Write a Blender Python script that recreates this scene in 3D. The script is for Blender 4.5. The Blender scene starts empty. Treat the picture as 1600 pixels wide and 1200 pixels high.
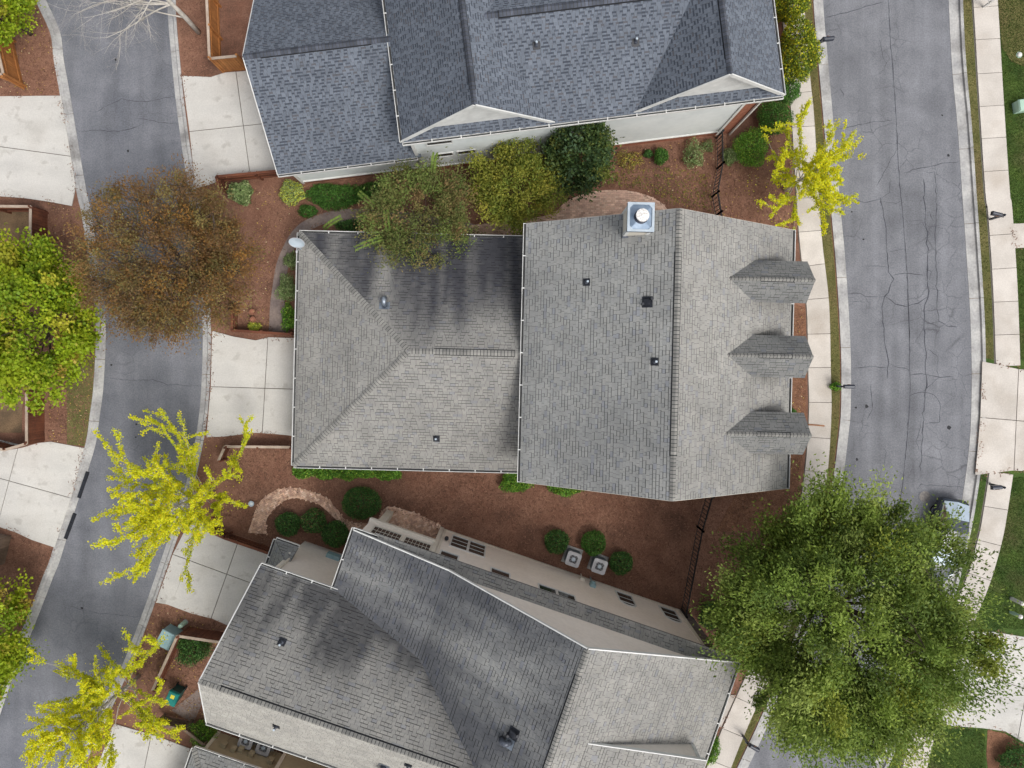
import bpy, bmesh, math, random
import numpy as np
from mathutils import Vector, Matrix

# ------------------------------------------------------------------ camera, sky, sun, exposure
SC = bpy.context.scene
COL = SC.collection
CAM_H, FPX, U0, V0 = 40.0, 1111.0, 795.0, 570.0      # height of the drone, focal length and nadir in photo pixels

cd = bpy.data.cameras.new('camera')
cam = bpy.data.objects.new('camera', cd)
COL.objects.link(cam)
cam.location = (0, 0, CAM_H)
cam.rotation_euler = (0, 0, 0)
cd.sensor_width = 36.0
cd.lens = 36.0 * FPX / 1600.0
cd.shift_x = (800 - U0) / 1600.0
cd.shift_y = -(600 - V0) / 1600.0
cd.clip_end = 2000
SC.camera = cam

SUN_EL, SUN_AZ = math.radians(58), math.radians(132)   # compass azimuth: +Y is up in the picture, clockwise
world = bpy.data.worlds.new('World')
SC.world = world
world.use_nodes = True
wn = world.node_tree
bg = wn.nodes['Background']
sky = wn.nodes.new('ShaderNodeTexSky')
sky.sky_type = 'NISHITA'
sky.sun_disc = False
sky.sun_elevation = SUN_EL
sky.sun_rotation = SUN_AZ
sky.dust_density = 4.0
sky.ozone_density = 1.0
hs = wn.nodes.new('ShaderNodeHueSaturation')
hs.inputs['Saturation'].default_value = 0.32          # thin even cloud: the sky is nearly white
wn.links.new(sky.outputs[0], hs.inputs['Color'])
wn.links.new(hs.outputs[0], bg.inputs['Color'])
bg.inputs['Strength'].default_value = 0.148

sd = bpy.data.lights.new('sun', 'SUN')
sd.energy = 1.12
sd.angle = math.radians(20)
sd.color = (1.0, 0.975, 0.945)
sun = bpy.data.objects.new('sun', sd)
COL.objects.link(sun)
sdir = Vector((math.sin(SUN_AZ) * math.cos(SUN_EL), math.cos(SUN_AZ) * math.cos(SUN_EL), math.sin(SUN_EL)))
sun.rotation_euler = sdir.to_track_quat('Z', 'Y').to_euler()
sun.location = (30, -30, 60)

vs = SC.view_settings
vs.view_transform = 'Standard'
vs.look = 'None'
vs.gamma = 1.0
vs.use_curve_mapping = False
vs.exposure = 0.46

# ------------------------------------------------------------------ helpers
RNG = random.Random(7)
NPR = np.random.default_rng(11)
GZ = 0.10                                             # yard level (kerb height above the road bed)


def P(u, v, z=0.0):
    d = (CAM_H - z) / FPX
    return Vector(((u - U0) * d, (V0 - v) * d, z))


def srgb(r, g, b):
    f = lambda c: (c / 255 / 12.92) if c / 255 <= 0.04045 else ((c / 255 + 0.055) / 1.055) ** 2.4
    return (f(r), f(g), f(b))


def tag(o, label=None, cat=None, group=None, kind=None):
    if label: o['label'] = label
    if cat: o['category'] = cat
    if group: o['group'] = group
    if kind: o['kind'] = kind
    return o


def empty(name, loc, rz=0.0):
    o = bpy.data.objects.new(name, None)
    COL.objects.link(o)
    o.location = loc
    o.rotation_euler = (0, 0, rz)
    o.empty_display_size = 0.3
    return o


def hash2(i, j, s=0):
    n = (i * 374761393 + j * 668265263 + s * 1442695041) & 0xffffffff
    n = ((n ^ (n >> 13)) * 1274126177) & 0xffffffff
    return ((n ^ (n >> 16)) & 0xffff) / 65535.0


def vnoise(x, y, s=0):
    i, j = math.floor(x), math.floor(y)
    fx, fy = x - i, y - j
    fx = fx * fx * (3 - 2 * fx); fy = fy * fy * (3 - 2 * fy)
    a = hash2(i, j, s) * (1 - fx) + hash2(i + 1, j, s) * fx
    b = hash2(i, j + 1, s) * (1 - fx) + hash2(i + 1, j + 1, s) * fx
    return a * (1 - fy) + b * fy


def fbm(x, y, s=0, o=3):
    t, a, m = 0, 0.5, 0
    for k in range(o):
        t += a * vnoise(x * 2 ** k, y * 2 ** k, s + k); m += a; a *= 0.5
    return t / m


class MB:
    """collects faces, builds ONE mesh object"""
    def __init__(self):
        self.v, self.f, self.c, self.vc = [], [], [], []

    def face(self, pts, col=None):
        n = len(self.v)
        self.v.extend([tuple(p) for p in pts])
        self.f.append(tuple(range(n, n + len(pts))))
        self.c.append(col if col else (1, 1, 1))

    def box(self, x0, x1, y0, y1, z0, z1, col=None):
        a = [(x0, y0, z0), (x1, y0, z0), (x1, y1, z0), (x0, y1, z0), (x0, y0, z1), (x1, y0, z1), (x1, y1, z1), (x0, y1, z1)]
        self.hexa(a, col)

    def hexa(self, a, col=None):
        n = len(self.v)
        self.v.extend([tuple(p) for p in a])
        for q in ((3, 2, 1, 0), (4, 5, 6, 7), (0, 1, 5, 4), (1, 2, 6, 5), (2, 3, 7, 6), (3, 0, 4, 7)):
            self.f.append(tuple(n + i for i in q)); self.c.append(col if col else (1, 1, 1))

    def obox(self, p0, p1, w, h, up=(0, 0, 1), col=None):
        """bar from p0 to p1, width w sideways, height h centred"""
        p0, p1 = Vector(p0), Vector(p1)
        d = (p1 - p0).normalized()
        s = d.cross(Vector(up))
        if s.length < 1e-5: s = d.cross(Vector((1, 0, 0)))
        s.normalize(); u = s.cross(d).normalized()
        a = []
        for hh in (-h / 2, h / 2):
            for (p, ss) in ((p0, -w / 2), (p0, w / 2), (p1, w / 2), (p1, -w / 2)):
                a.append(p + s * ss + u * hh)
        self.hexa(a, col)

    def tube(self, pts, rads, n=6, col=None, cap=True):
        pts = [Vector(p) for p in pts]
        rings = []
        for i, p in enumerate(pts):
            d = (pts[min(i + 1, len(pts) - 1)] - pts[max(i - 1, 0)])
            if d.length < 1e-9: d = Vector((0, 0, 1))
            d.normalize()
            s = d.cross(Vector((0, 0, 1)))
            if s.length < 1e-3: s = d.cross(Vector((1, 0, 0)))
            s.normalize(); t = d.cross(s)
            k = len(self.v)
            for j in range(n):
                a = 2 * math.pi * j / n
                self.v.append(tuple(p + (s * math.cos(a) + t * math.sin(a)) * rads[i]))
            rings.append(k)
        for a, b in zip(rings[:-1], rings[1:]):
            for j in range(n):
                self.f.append((a + j, b + j, b + (j + 1) % n, a + (j + 1) % n)); self.c.append(col if col else (1, 1, 1))
        if cap:
            self.f.append(tuple(rings[0] + j for j in range(n))); self.c.append(col if col else (1, 1, 1))
            self.f.append(tuple(rings[-1] + j for j in range(n - 1, -1, -1))); self.c.append(col if col else (1, 1, 1))

    def lathe(self, prof, c=(0, 0, 0), n=20, col=None):
        rings = []
        for r, z in prof:
            k = len(self.v)
            for j in range(n):
                a = 2 * math.pi * j / n
                self.v.append((c[0] + r * math.cos(a), c[1] + r * math.sin(a), c[2] + z))
            rings.append(k)
        for a, b in zip(rings[:-1], rings[1:]):
            for j in range(n):
                self.f.append((a + j, a + (j + 1) % n, b + (j + 1) % n, b + j)); self.c.append(col if col else (1, 1, 1))
        self.f.append(tuple(rings[0] + j for j in range(n - 1, -1, -1))); self.c.append(col if col else (1, 1, 1))
        self.f.append(tuple(rings[-1] + j for j in range(n))); self.c.append(col if col else (1, 1, 1))

    def prism(self, poly, z0, z1, col=None):
        """poly: (x,y) list, counter-clockwise"""
        n = len(poly)
        ar = sum(poly[i][0] * poly[(i + 1) % n][1] - poly[(i + 1) % n][0] * poly[i][1] for i in range(n))
        if ar < 0: poly = poly[::-1]
        k = len(self.v)
        self.v.extend([(p[0], p[1], z0) for p in poly]); self.v.extend([(p[0], p[1], z1) for p in poly])
        cc = col if col else (1, 1, 1)
        self.f.append(tuple(k + n + i for i in range(n))); self.c.append(cc)
        self.f.append(tuple(k + i for i in range(n - 1, -1, -1))); self.c.append(cc)
        for i in range(n):
            j = (i + 1) % n
            self.f.append((k + i, k + j, k + n + j, k + n + i)); self.c.append(cc)

    def mesh(self, name, mat, smooth=False, color=False):
        me = bpy.data.meshes.new(name)
        me.from_pydata(self.v, [], self.f)
        if color:
            at = me.attributes.new('Col', 'FLOAT_COLOR', 'FACE')
            arr = np.ones((len(self.f), 4), np.float32)
            arr[:, :3] = np.array(self.c, np.float32)
            at.data.foreach_set('color', arr.ravel())
        if mat: me.materials.append(mat)
        if smooth: me.polygons.foreach_set('use_smooth', [True] * len(me.polygons))
        me.update()
        return me

    def build(self, name, mat, parent=None, loc=None, rz=0.0, smooth=False, color=False, off=None):
        if off is not None:
            ox, oy = off[0], off[1]
            self.v = [(x - ox, y - oy, z) for x, y, z in self.v]
        o = bpy.data.objects.new(name, self.mesh(name, mat, smooth, color))
        COL.objects.link(o)
        if parent: o.parent = parent
        if loc is not None: o.location = loc
        if rz: o.rotation_euler = (0, 0, rz)
        return o


def inst(name, me, parent=None, loc=(0, 0, 0), rot=None, mw=None):
    o = bpy.data.objects.new(name, me)
    COL.objects.link(o)
    if parent: o.parent = parent
    if mw is not None: o.matrix_basis = mw
    else:
        o.location = loc
        if rot is not None: o.rotation_euler = rot
    return o


# ------------------------------------------------------------------ materials
def newmat(name):
    m = bpy.data.materials.new(name)
    m.use_nodes = True
    nt = m.node_tree
    b = nt.nodes['Principled BSDF']
    return m, nt, b


def mk(name, c1, c2=None, scale=1.0, rough=0.85, bump=0.0, bscale=40.0, fine=None, attr=False, metal=0.0, objrand=0.0,
       spec=0.3, c3=None, scale3=0.25, lo=0.35, hi=0.65, stretch=None, transl=0.0, streak=None, crackle=0.0, spots=None):
    m, nt, b = newmat(name)
    N, L = nt.nodes, nt.links
    geo = N.new('ShaderNodeNewGeometry')
    vec = geo.outputs['Position']
    if stretch:
        mp = N.new('ShaderNodeMapping'); mp.inputs['Scale'].default_value = stretch
        L.new(vec, mp.inputs['Vector']); vec = mp.outputs[0]

    def noise(sc, det=4):
        n = N.new('ShaderNodeTexNoise'); n.inputs['Scale'].default_value = sc; n.inputs['Detail'].default_value = det
        L.new(vec, n.inputs['Vector']); return n.outputs['Fac']

    def ramp(f, a, bb):
        r = N.new('ShaderNodeMapRange'); r.inputs['From Min'].default_value = a; r.inputs['From Max'].default_value = bb
        L.new(f, r.inputs['Value']); return r.outputs[0]

    def mix(f, a, bb, mode='MIX'):
        x = N.new('ShaderNodeMix'); x.data_type = 'RGBA'; x.blend_type = mode
        if isinstance(f, float): x.inputs[0].default_value = f
        else: L.new(f, x.inputs[0])
        for s, val in ((6, a), (7, bb)):
            if isinstance(val, tuple): x.inputs[s].default_value = (*val, 1)
            else: L.new(val, x.inputs[s])
        return x.outputs[2]

    if attr:
        at = N.new('ShaderNodeAttribute'); at.attribute_name = 'Col'
        col = at.outputs['Color']
        if c2 is not None:
            col = mix(1.0, col, mix(ramp(noise(scale), lo, hi), c1, c2), 'MULTIPLY')
    else:
        col = mix(ramp(noise(scale), lo, hi), c1, c2 if c2 else c1)
    if c3 is not None:
        col = mix(ramp(noise(scale3), 0.5, 0.72), col, c3)
    if streak:
        amt, sx, sy = streak
        mp2 = N.new('ShaderNodeMapping'); mp2.inputs['Scale'].default_value = (sx, sy, 1)
        L.new(geo.outputs['Position'], mp2.inputs['Vector'])
        n2 = N.new('ShaderNodeTexNoise'); n2.inputs['Scale'].default_value = 1.0; n2.inputs['Detail'].default_value = 3
        L.new(mp2.outputs[0], n2.inputs['Vector'])
        k2 = N.new('ShaderNodeMapRange'); k2.inputs['From Min'].default_value = .3; k2.inputs['From Max'].default_value = .7
        k2.inputs['To Min'].default_value = 1 - amt; k2.inputs['To Max'].default_value = 1 + amt
        L.new(n2.outputs['Fac'], k2.inputs['Value'])
        c2n = N.new('ShaderNodeCombineColor')
        for i in range(3): L.new(k2.outputs[0], c2n.inputs[i])
        col = mix(1.0, col, c2n.outputs[0], 'MULTIPLY')
    if spots:
        col = mix(ramp(noise(spots[1], 3), .60, .70), col, spots[0])
    if crackle:                                     # fine map cracking, only in patches
        wn_ = N.new('ShaderNodeTexNoise'); wn_.inputs['Scale'].default_value = 1.7; wn_.inputs['Detail'].default_value = 4
        L.new(geo.outputs['Position'], wn_.inputs['Vector'])
        ad = N.new('ShaderNodeVectorMath'); ad.operation = 'MULTIPLY_ADD'
        L.new(wn_.outputs['Color'], ad.inputs[0]); ad.inputs[1].default_value = (.55, .55, 0); L.new(geo.outputs['Position'], ad.inputs[2])
        vo = N.new('ShaderNodeTexVoronoi'); vo.feature = 'DISTANCE_TO_EDGE'; vo.inputs['Scale'].default_value = .85
        L.new(ad.outputs[0], vo.inputs['Vector'])
        r1 = N.new('ShaderNodeMapRange'); r1.inputs['From Min'].default_value = .004; r1.inputs['From Max'].default_value = .026
        r1.inputs['To Min'].default_value = 1; r1.inputs['To Max'].default_value = 0; L.new(vo.outputs['Distance'], r1.inputs['Value'])
        pm = N.new('ShaderNodeTexNoise'); pm.inputs['Scale'].default_value = .22; L.new(geo.outputs['Position'], pm.inputs['Vector'])
        mu = N.new('ShaderNodeMath'); mu.operation = 'MULTIPLY'; L.new(r1.outputs[0], mu.inputs[0]); L.new(ramp(pm.outputs['Fac'], .46, .62), mu.inputs[1])
        mu2 = N.new('ShaderNodeMath'); mu2.operation = 'MULTIPLY'; L.new(mu.outputs[0], mu2.inputs[0]); mu2.inputs[1].default_value = crackle
        col = mix(mu2.outputs[0], col, srgb(50, 50, 54))
    if fine:
        fs, amt = fine
        g = ramp(noise(fs, 2), 0.25, 0.75)
        k = N.new('ShaderNodeMapRange'); k.inputs['To Min'].default_value = 1 - amt; k.inputs['To Max'].default_value = 1 + amt
        L.new(g, k.inputs['Value'])
        cc = N.new('ShaderNodeCombineColor')
        for i in range(3): L.new(k.outputs[0], cc.inputs[i])
        col = mix(1.0, col, cc.outputs[0], 'MULTIPLY')
    if objrand:
        oi = N.new('ShaderNodeObjectInfo')
        k = N.new('ShaderNodeMapRange'); k.inputs['To Min'].default_value = 1 - objrand; k.inputs['To Max'].default_value = 1 + objrand
        L.new(oi.outputs['Random'], k.inputs['Value'])
        cc = N.new('ShaderNodeCombineColor')
        for i in range(3): L.new(k.outputs[0], cc.inputs[i])
        col = mix(1.0, col, cc.outputs[0], 'MULTIPLY')
    L.new(col, b.inputs['Base Color'])
    b.inputs['Roughness'].default_value = rough
    b.inputs['Metallic'].default_value = metal
    b.inputs['Specular IOR Level'].default_value = spec
    if bump:
        bp = N.new('ShaderNodeBump'); bp.inputs['Strength'].default_value = bump; bp.inputs['Distance'].default_value = 0.02
        L.new(noise(bscale, 3), bp.inputs['Height']); L.new(bp.outputs[0], b.inputs['Normal'])
    if transl:
        tr = N.new('ShaderNodeBsdfTranslucent'); L.new(col, tr.inputs['Color'])
        ms = N.new('ShaderNodeMixShader'); ms.inputs[0].default_value = transl
        out = N['Material Output']
        L.new(b.outputs[0], ms.inputs[1]); L.new(tr.outputs[0], ms.inputs[2]); L.new(ms.outputs[0], out.inputs['Surface'])
    return m


M = {}
M['mulch'] = mk('pine_straw', srgb(116, 82, 66), srgb(134, 99, 81), 0.9, 0.95, 0.8, 45, fine=(16, 0.3), c3=srgb(94, 68, 56), scale3=0.4)
M['soil'] = mk('soil', srgb(92, 76, 58), srgb(120, 98, 74), 1.2, 0.95, 0.7, 40, fine=(20, 0.3))
M['redmulch'] = mk('red_mulch', srgb(106, 74, 55), srgb(128, 92, 70), 3.0, 0.95, 1.0, 60, fine=(22, 0.45))
M['asphalt'] = mk('asphalt', srgb(107, 108, 112), srgb(121, 122, 126), 0.9, 0.9, 0.6, 50, fine=(14, 0.22), c3=srgb(97, 98, 102), scale3=0.3, lo=.3, hi=.7, streak=(.15, 1.3, .08), crackle=.42)
M['asphalt2'] = mk('alley_asphalt', srgb(103, 105, 110), srgb(118, 119, 124), 0.8, 0.9, 0.6, 50, fine=(14, 0.22), c3=srgb(92, 94, 100), scale3=0.3, lo=.3, hi=.7, streak=(.13, 1.2, .10), crackle=.22)
M['crack'] = mk('crack_filler', srgb(62, 63, 68), srgb(84, 85, 91), 5, 0.9)
M['oil'] = mk('oil_spot', srgb(34, 34, 38), srgb(44, 44, 46), 6, 0.7)
M['kerb'] = mk('kerb_concrete', srgb(150, 149, 148), srgb(178, 176, 172), 0.9, 0.9, 0.3, 50, fine=(9, 0.16), c3=srgb(128, 126, 124), scale3=0.8)
M['drive'] = mk('drive_concrete', srgb(183, 180, 174), srgb(197, 194, 187), 0.5, 0.9, 0.15, 50, fine=(14, 0.08), c3=srgb(178, 174, 167), scale3=0.5, objrand=0.03, streak=(.05, .25, 1.4), spots=(srgb(174, 170, 163), 2.0))
M['walk'] = mk('walk_concrete', srgb(180, 173, 164), srgb(195, 188, 179), 0.8, 0.9, 0.15, 50, fine=(14, 0.09), c3=srgb(174, 165, 154), scale3=0.6, objrand=0.08)
M['joint'] = mk('joint', srgb(98, 92, 86), srgb(112, 106, 98), 4, 0.95)
M['pathgrey'] = mk('path_concrete', srgb(112, 100, 96), srgb(132, 118, 110), 1.5, 0.9, 0.3, 40, fine=(10, 0.18))
M['lawn'] = mk('lawn', srgb(56, 78, 32), srgb(76, 96, 40), 0.9, 0.95, 1.0, 50, fine=(16, 0.35), c3=srgb(92, 84, 56), scale3=0.28)
M['verge'] = mk('verge', srgb(88, 88, 48), srgb(108, 102, 62), 0.8, 0.95, 1.0, 50, fine=(16, 0.35), c3=srgb(112, 92, 66), scale3=0.22)
M['grass'] = mk('grass_blades', (1, 1, 1), None, attr=True, rough=0.8, transl=0.25)
M['straw'] = mk('straw_needles', (1, 1, 1), None, attr=True, rough=0.9)
M['brick'] = mk('paver', (0.86, 0.86, 0.86), (1.1, 1.1, 1.1), 2.0, 0.9, 0.4, 60, fine=(30, 0.14), attr=True)
M['shingle'] = mk('shingles', (0.92, 0.92, 0.92), (1.08, 1.08, 1.08), 1.3, 0.95, 0.5, 90, fine=(45, 0.16), attr=True, spec=0.15)
M['cap'] = mk('cap_shingle', srgb(122, 121, 117), srgb(138, 136, 130), 2.0, 0.95, 0.4, 90, fine=(40, 0.12), objrand=0.16, spec=0.15)
M['capdark'] = mk('cap_shingle_slate', srgb(66, 70, 78), srgb(86, 90, 100), 2.0, 0.95, 0.4, 90, fine=(40, 0.12), objrand=0.22, spec=0.15)
M['deck'] = mk('roof_deck', srgb(60, 60, 60), srgb(70, 70, 70), 2, 0.9)
M['vent'] = mk('ridge_vent', srgb(24, 25, 28), srgb(30, 31, 34), 3, 0.8)
M['white'] = mk('white_trim', srgb(200, 200, 196), srgb(214, 214, 210), 1.5, 0.55, fine=(4, 0.08))
M['cream'] = mk('cream_trim', srgb(206, 199, 184), srgb(214, 207, 193), 1.5, 0.6, fine=(4, 0.05))
M['siding'] = mk('white_siding', srgb(200, 205, 204), srgb(212, 216, 214), 0.6, 0.7, fine=(3, 0.04))
M['stucco'] = mk('beige_stucco', srgb(226, 216, 204), srgb(233, 224, 213), 0.5, 0.9, 0.2, 60, fine=(5, 0.05))
M['tan'] = mk('tan_stucco', srgb(168, 156, 130), srgb(180, 168, 142), 0.5, 0.9, 0.2, 60, fine=(5, 0.06))
M['stone'] = mk('grey_stone', srgb(84, 76, 74), srgb(108, 98, 94), 3, 0.9, 0.5, 20, fine=(6, 0.2))
M['redbrick'] = mk('red_brick', srgb(128, 80, 62), srgb(150, 98, 78), 6, 0.9, 0.3, 30, fine=(8, 0.2), objrand=0.2)
M['glass'] = mk('window_glass', srgb(46, 50, 50), srgb(60, 64, 62), 1.5, 0.12, spec=0.6)
M['cedar'] = mk('cedar_board', srgb(142, 92, 50), srgb(168, 112, 62), 1.2, 0.8, 0.2, 30, fine=(9, 0.16), objrand=0.14)
M['cedardark'] = mk('brown_board', srgb(88, 52, 38), srgb(112, 68, 48), 1.2, 0.8, 0.2, 30, fine=(9, 0.18), objrand=0.16)
M['oldwood'] = mk('weathered_board', srgb(98, 82, 70), srgb(124, 106, 92), 1.2, 0.85, 0.2, 30, fine=(9, 0.16), objrand=0.16)
M['caprail'] = mk('rail_wood', srgb(150, 132, 116), srgb(172, 156, 140), 1.2, 0.8, fine=(9, 0.12), objrand=0.1)
M['iron'] = mk('black_iron', srgb(20, 20, 22), srgb(26, 26, 28), 3, 0.5, spec=0.4)
M['black'] = mk('black_plastic', srgb(30, 32, 38), srgb(38, 40, 46), 3, 0.45, spec=0.4)
M['mailbox'] = mk('mailbox_paint', srgb(40, 44, 54), srgb(54, 58, 70), 4, 0.35, spec=0.5)
M['steel'] = mk('galvanised_steel', srgb(110, 118, 128), srgb(150, 158, 166), 4, 0.35, metal=0.6, fine=(12, 0.12))
M['lead'] = mk('flashing', srgb(70, 74, 82), srgb(96, 100, 110), 8, 0.5, metal=0.3)
M['capmetal'] = mk('chimney_metal', srgb(112, 128, 146), srgb(140, 154, 170), 3, 0.4, metal=0.3)
M['navy'] = mk('dark_metal', srgb(40, 44, 58), srgb(50, 54, 68), 3, 0.5)
M['whitecap'] = mk('weathered_white', srgb(206, 204, 200), srgb(226, 224, 220), 12, 0.6, c3=srgb(170, 160, 150), scale3=16)
M['dish'] = mk('dish_grey', srgb(160, 172, 180), srgb(174, 184, 192), 4, 0.5)
M['acgrey'] = mk('unit_paint', srgb(168, 168, 170), srgb(182, 182, 184), 4, 0.5, fine=(8, 0.05))
M['grille'] = mk('fan_grille', srgb(92, 100, 104), srgb(112, 120, 124), 4, 0.5)
M['teal'] = mk('teal_plastic', srgb(24, 110, 104), srgb(36, 126, 118), 4, 0.45, fine=(5, 0.08))
M['tealdark'] = mk('dark_teal_plastic', srgb(18, 66, 64), srgb(24, 76, 72), 4, 0.5)
M['sticker'] = mk('yellow_sticker', srgb(206, 196, 60), srgb(214, 204, 70), 4, 0.5)
M['cabinet'] = mk('cabinet_paint', srgb(128, 156, 160), srgb(142, 168, 172), 3, 0.5)
M['mint'] = mk('mint_paint', srgb(150, 178, 160), srgb(166, 192, 174), 3, 0.5)
M['terracotta'] = mk('terracotta', srgb(138, 94, 74), srgb(156, 110, 88), 5, 0.85)
M['rust'] = mk('rusty_metal', srgb(134, 96, 70), srgb(156, 114, 84), 6, 0.8)
M['bark'] = mk('bark', srgb(74, 62, 54), srgb(98, 84, 74), 4, 0.95, 0.6, 25, fine=(12, 0.2))
M['barkpale'] = mk('pale_bark', srgb(168, 162, 152), srgb(192, 186, 176), 4, 0.95, 0.3, 25, fine=(12, 0.12))
M['leaf'] = mk('leaves', (1, 1, 1), None, attr=True, rough=0.6, transl=0.3, spec=0.25)
M['leafbright'] = mk('thin_leaves', (1, 1, 1), None, attr=True, rough=0.6, transl=0.42, spec=0.2)
M['leafdull'] = mk('dull_leaves', (1, 1, 1), None, attr=True, rough=0.8, transl=0.2, spec=0.1)
M['carpaint'] = mk('car_paint', srgb(26, 36, 48), srgb(32, 42, 56), 2, 0.18, spec=0.7)
M['carglass'] = mk('car_glass', srgb(214, 226, 232), srgb(226, 236, 240), 2, 0.06, spec=1.0, metal=1.0)
M['tyre'] = mk('tyre', srgb(28, 28, 28), srgb(34, 34, 34), 4, 0.9)
M['chrome'] = mk('chrome', srgb(190, 194, 198), srgb(204, 208, 212), 4, 0.2, metal=0.9)
M['lens'] = mk('lamp_lens', srgb(200, 206, 210), srgb(214, 220, 224), 4, 0.15, spec=0.8)
M['manhole'] = mk('cast_iron', srgb(110, 106, 104), srgb(140, 134, 128), 9, 0.8, 0.6, 40)

# ------------------------------------------------------------------ ground, roads, kerbs, pavements
def spline(pts, step=8.0):
    """Catmull-Rom through pixel points, resampled"""
    pts = [Vector((p[0], p[1], 0)) for p in pts]
    out = []
    for i in range(len(pts) - 1):
        p0, p1, p2, p3 = pts[max(i - 1, 0)], pts[i], pts[i + 1], pts[min(i + 2, len(pts) - 1)]
        n = max(1, int((p2 - p1).length / step))
        for k in range(n):
            t = k / n
            out.append(0.5 * ((2 * p1) + (p2 - p0) * t + (2 * p0 - 5 * p1 + 4 * p2 - p3) * t * t + (3 * p1 - p0 - 3 * p2 + p3) * t ** 3))
    out.append(pts[-1])
    return [(p.x, p.y) for p in out]


def structure(o):
    o['kind'] = 'structure'
    return o


AL_IN = [(56, -120), (66, -20), (72, 0), (94, 50), (100, 95), (110, 150), (134, 292), (143, 332), (152, 400), (165, 500), (162, 600), (156, 650),
         (150, 692), (136, 740), (116, 802), (94, 875), (84, 900), (54, 977), (20, 1060), (-5, 1132), (-40, 1230), (-75, 1320)]
AR_IN = [(262, -120), (262, 0), (263, 32), (269, 100), (277, 175), (291, 275), (304, 350), (313, 440), (317, 522), (315, 600), (311, 650), (302, 705),
         (287, 770), (262, 845), (243, 900), (225, 952), (197, 1025), (168, 1090), (130, 1170), (95, 1240), (60, 1320)]
SL_IN = [(1284, -120), (1286, 0), (1294, 100), (1301, 180), (1312, 312), (1322, 425), (1329, 550), (1329, 637), (1326, 675), (1317, 747), (1303, 820),
         (1280, 910), (1248, 1020), (1200, 1132), (1168, 1200), (1110, 1320)]
SR_IN = [(1478, -120), (1482, 0), (1487, 100), (1496, 200), (1503, 300), (1510, 400), (1516, 500), (1518, 600), (1515, 687), (1506, 762), (1494, 830),
         (1472, 920), (1438, 1020), (1405, 1100), (1362, 1200), (1305, 1320)]
AL, AR, SL, SR = [spline(p) for p in (AL_IN, AR_IN, SL_IN, SR_IN)]


def offset_px(line, d):
    """offset a pixel polyline sideways by d px (positive = to larger u when it runs downwards)"""
    out = []
    for i, p in enumerate(line):
        a, b = line[max(i - 1, 0)], line[min(i + 1, len(line) - 1)]
        t = Vector((b[0] - a[0], b[1] - a[1])).normalized()
        out.append((p[0] + t.y * d, p[1] - t.x * d))
    return out


AL_O, AR_O, SL_O, SR_O = offset_px(AL, -14), offset_px(AR, 14), offset_px(SL, -16.5), offset_px(SR, 20)


def sheet(name, left, right, z, mat):
    """ground strip between two polylines (each running down the picture)"""
    n = 120
    def res(l):
        s = [0]
        for a, b in zip(l[:-1], l[1:]): s.append(s[-1] + math.dist(a, b))
        out = []
        for k in range(n + 1):
            t = s[-1] * k / n
            i = max(j for j in range(len(s)) if s[j] <= t + 1e-9); i = min(i, len(l) - 2)
            f = (t - s[i]) / max(1e-9, s[i + 1] - s[i])
            out.append((l[i][0] + (l[i + 1][0] - l[i][0]) * f, l[i][1] + (l[i + 1][1] - l[i][1]) * f))
        return out
    a, b = res(left), res(right)
    mb = MB()
    for k in range(n):
        mb.face([P(*a[k], z), P(*a[k + 1], z), P(*b[k + 1], z), P(*b[k], z)])
    return structure(mb.build(name, mat))


def poly_slab(name, pts, z0, z1, mat, parent=None):
    mb = MB(); mb.prism([tuple(P(*p, z1)[:2]) for p in pts], z0, z1)
    return mb.build(name, mat, parent)


g = MB(); g.box(-160, 160, -160, 160, -1.0, 0.0)
structure(g.build('ground', M['soil']))
road_s = sheet('street', SL, SR, 0.012, M['asphalt'])
road_a = sheet('alley', AL, AR, 0.012, M['asphalt2'])


def yard(name, left, right, mat):
    pts = [tuple(P(*p, GZ)[:2]) for p in left] + [tuple(P(*p, GZ)[:2]) for p in right[::-1]]
    mb = MB(); mb.prism(pts, 0.004, GZ)
    return structure(mb.build(name, mat))


yard('yard', offset_px(AR_O, -1), offset_px(SL_O, 1), M['mulch'])
yard('far_yard', [(-420, -120), (-420, 1320)], offset_px(AL_O, 1), M['mulch'])
yard('lawn', offset_px(SR_O, -1), [(2050, -120), (2050, 1320)], M['lawn'])


# kerbs: pieces about 4 m long, a sloping pan then the kerb itself
def kerb(line, side, prof, piece_px, name):
    par = structure(MB_EMPTY(name))
    total = 0; seg = [line[0]]
    pieces = []
    for a, b in zip(line[:-1], line[1:]):
        total += math.dist(a, b); seg.append(b)
        if total >= piece_px:
            pieces.append(seg); seg = [b]; total = 0
    if len(seg) > 1: pieces.append(seg)
    for seg in pieces:
        if max(p[1] for p in seg) < -40 or min(p[1] for p in seg) > 1240: continue
        w = [P(*p) for p in seg]
        # pull the ends in for the joint
        d0 = (w[1] - w[0]).normalized(); d1 = (w[-2] - w[-1]).normalized()
        w[0] = w[0] + d0 * 0.012; w[-1] = w[-1] + d1 * 0.012
        mb = MB(); rows = []
        for i, p in enumerate(w):
            t = (w[min(i + 1, len(w) - 1)] - w[max(i - 1, 0)]).normalized()
            nrm = Vector((t.y, -t.x, 0)) * side
            k = len(mb.v)
            for (o, z) in prof: mb.v.append(tuple(p + nrm * o + Vector((0, 0, z))))
            rows.append(k)
        m = len(prof)
        for a, b in zip(rows[:-1], rows[1:]):
            for j in range(m - 1):
                mb.f.append((a + j, a + j + 1, b + j + 1, b + j) if side > 0 else (a + j, b + j, b + j + 1, a + j + 1)); mb.c.append((1, 1, 1))
        for r in (rows[0], rows[-1]):
            mb.f.append(tuple(r + j for j in range(m))); mb.c.append((1, 1, 1))
        mb.build('kerb_stone', M['kerb'], par)
    return par


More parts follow.
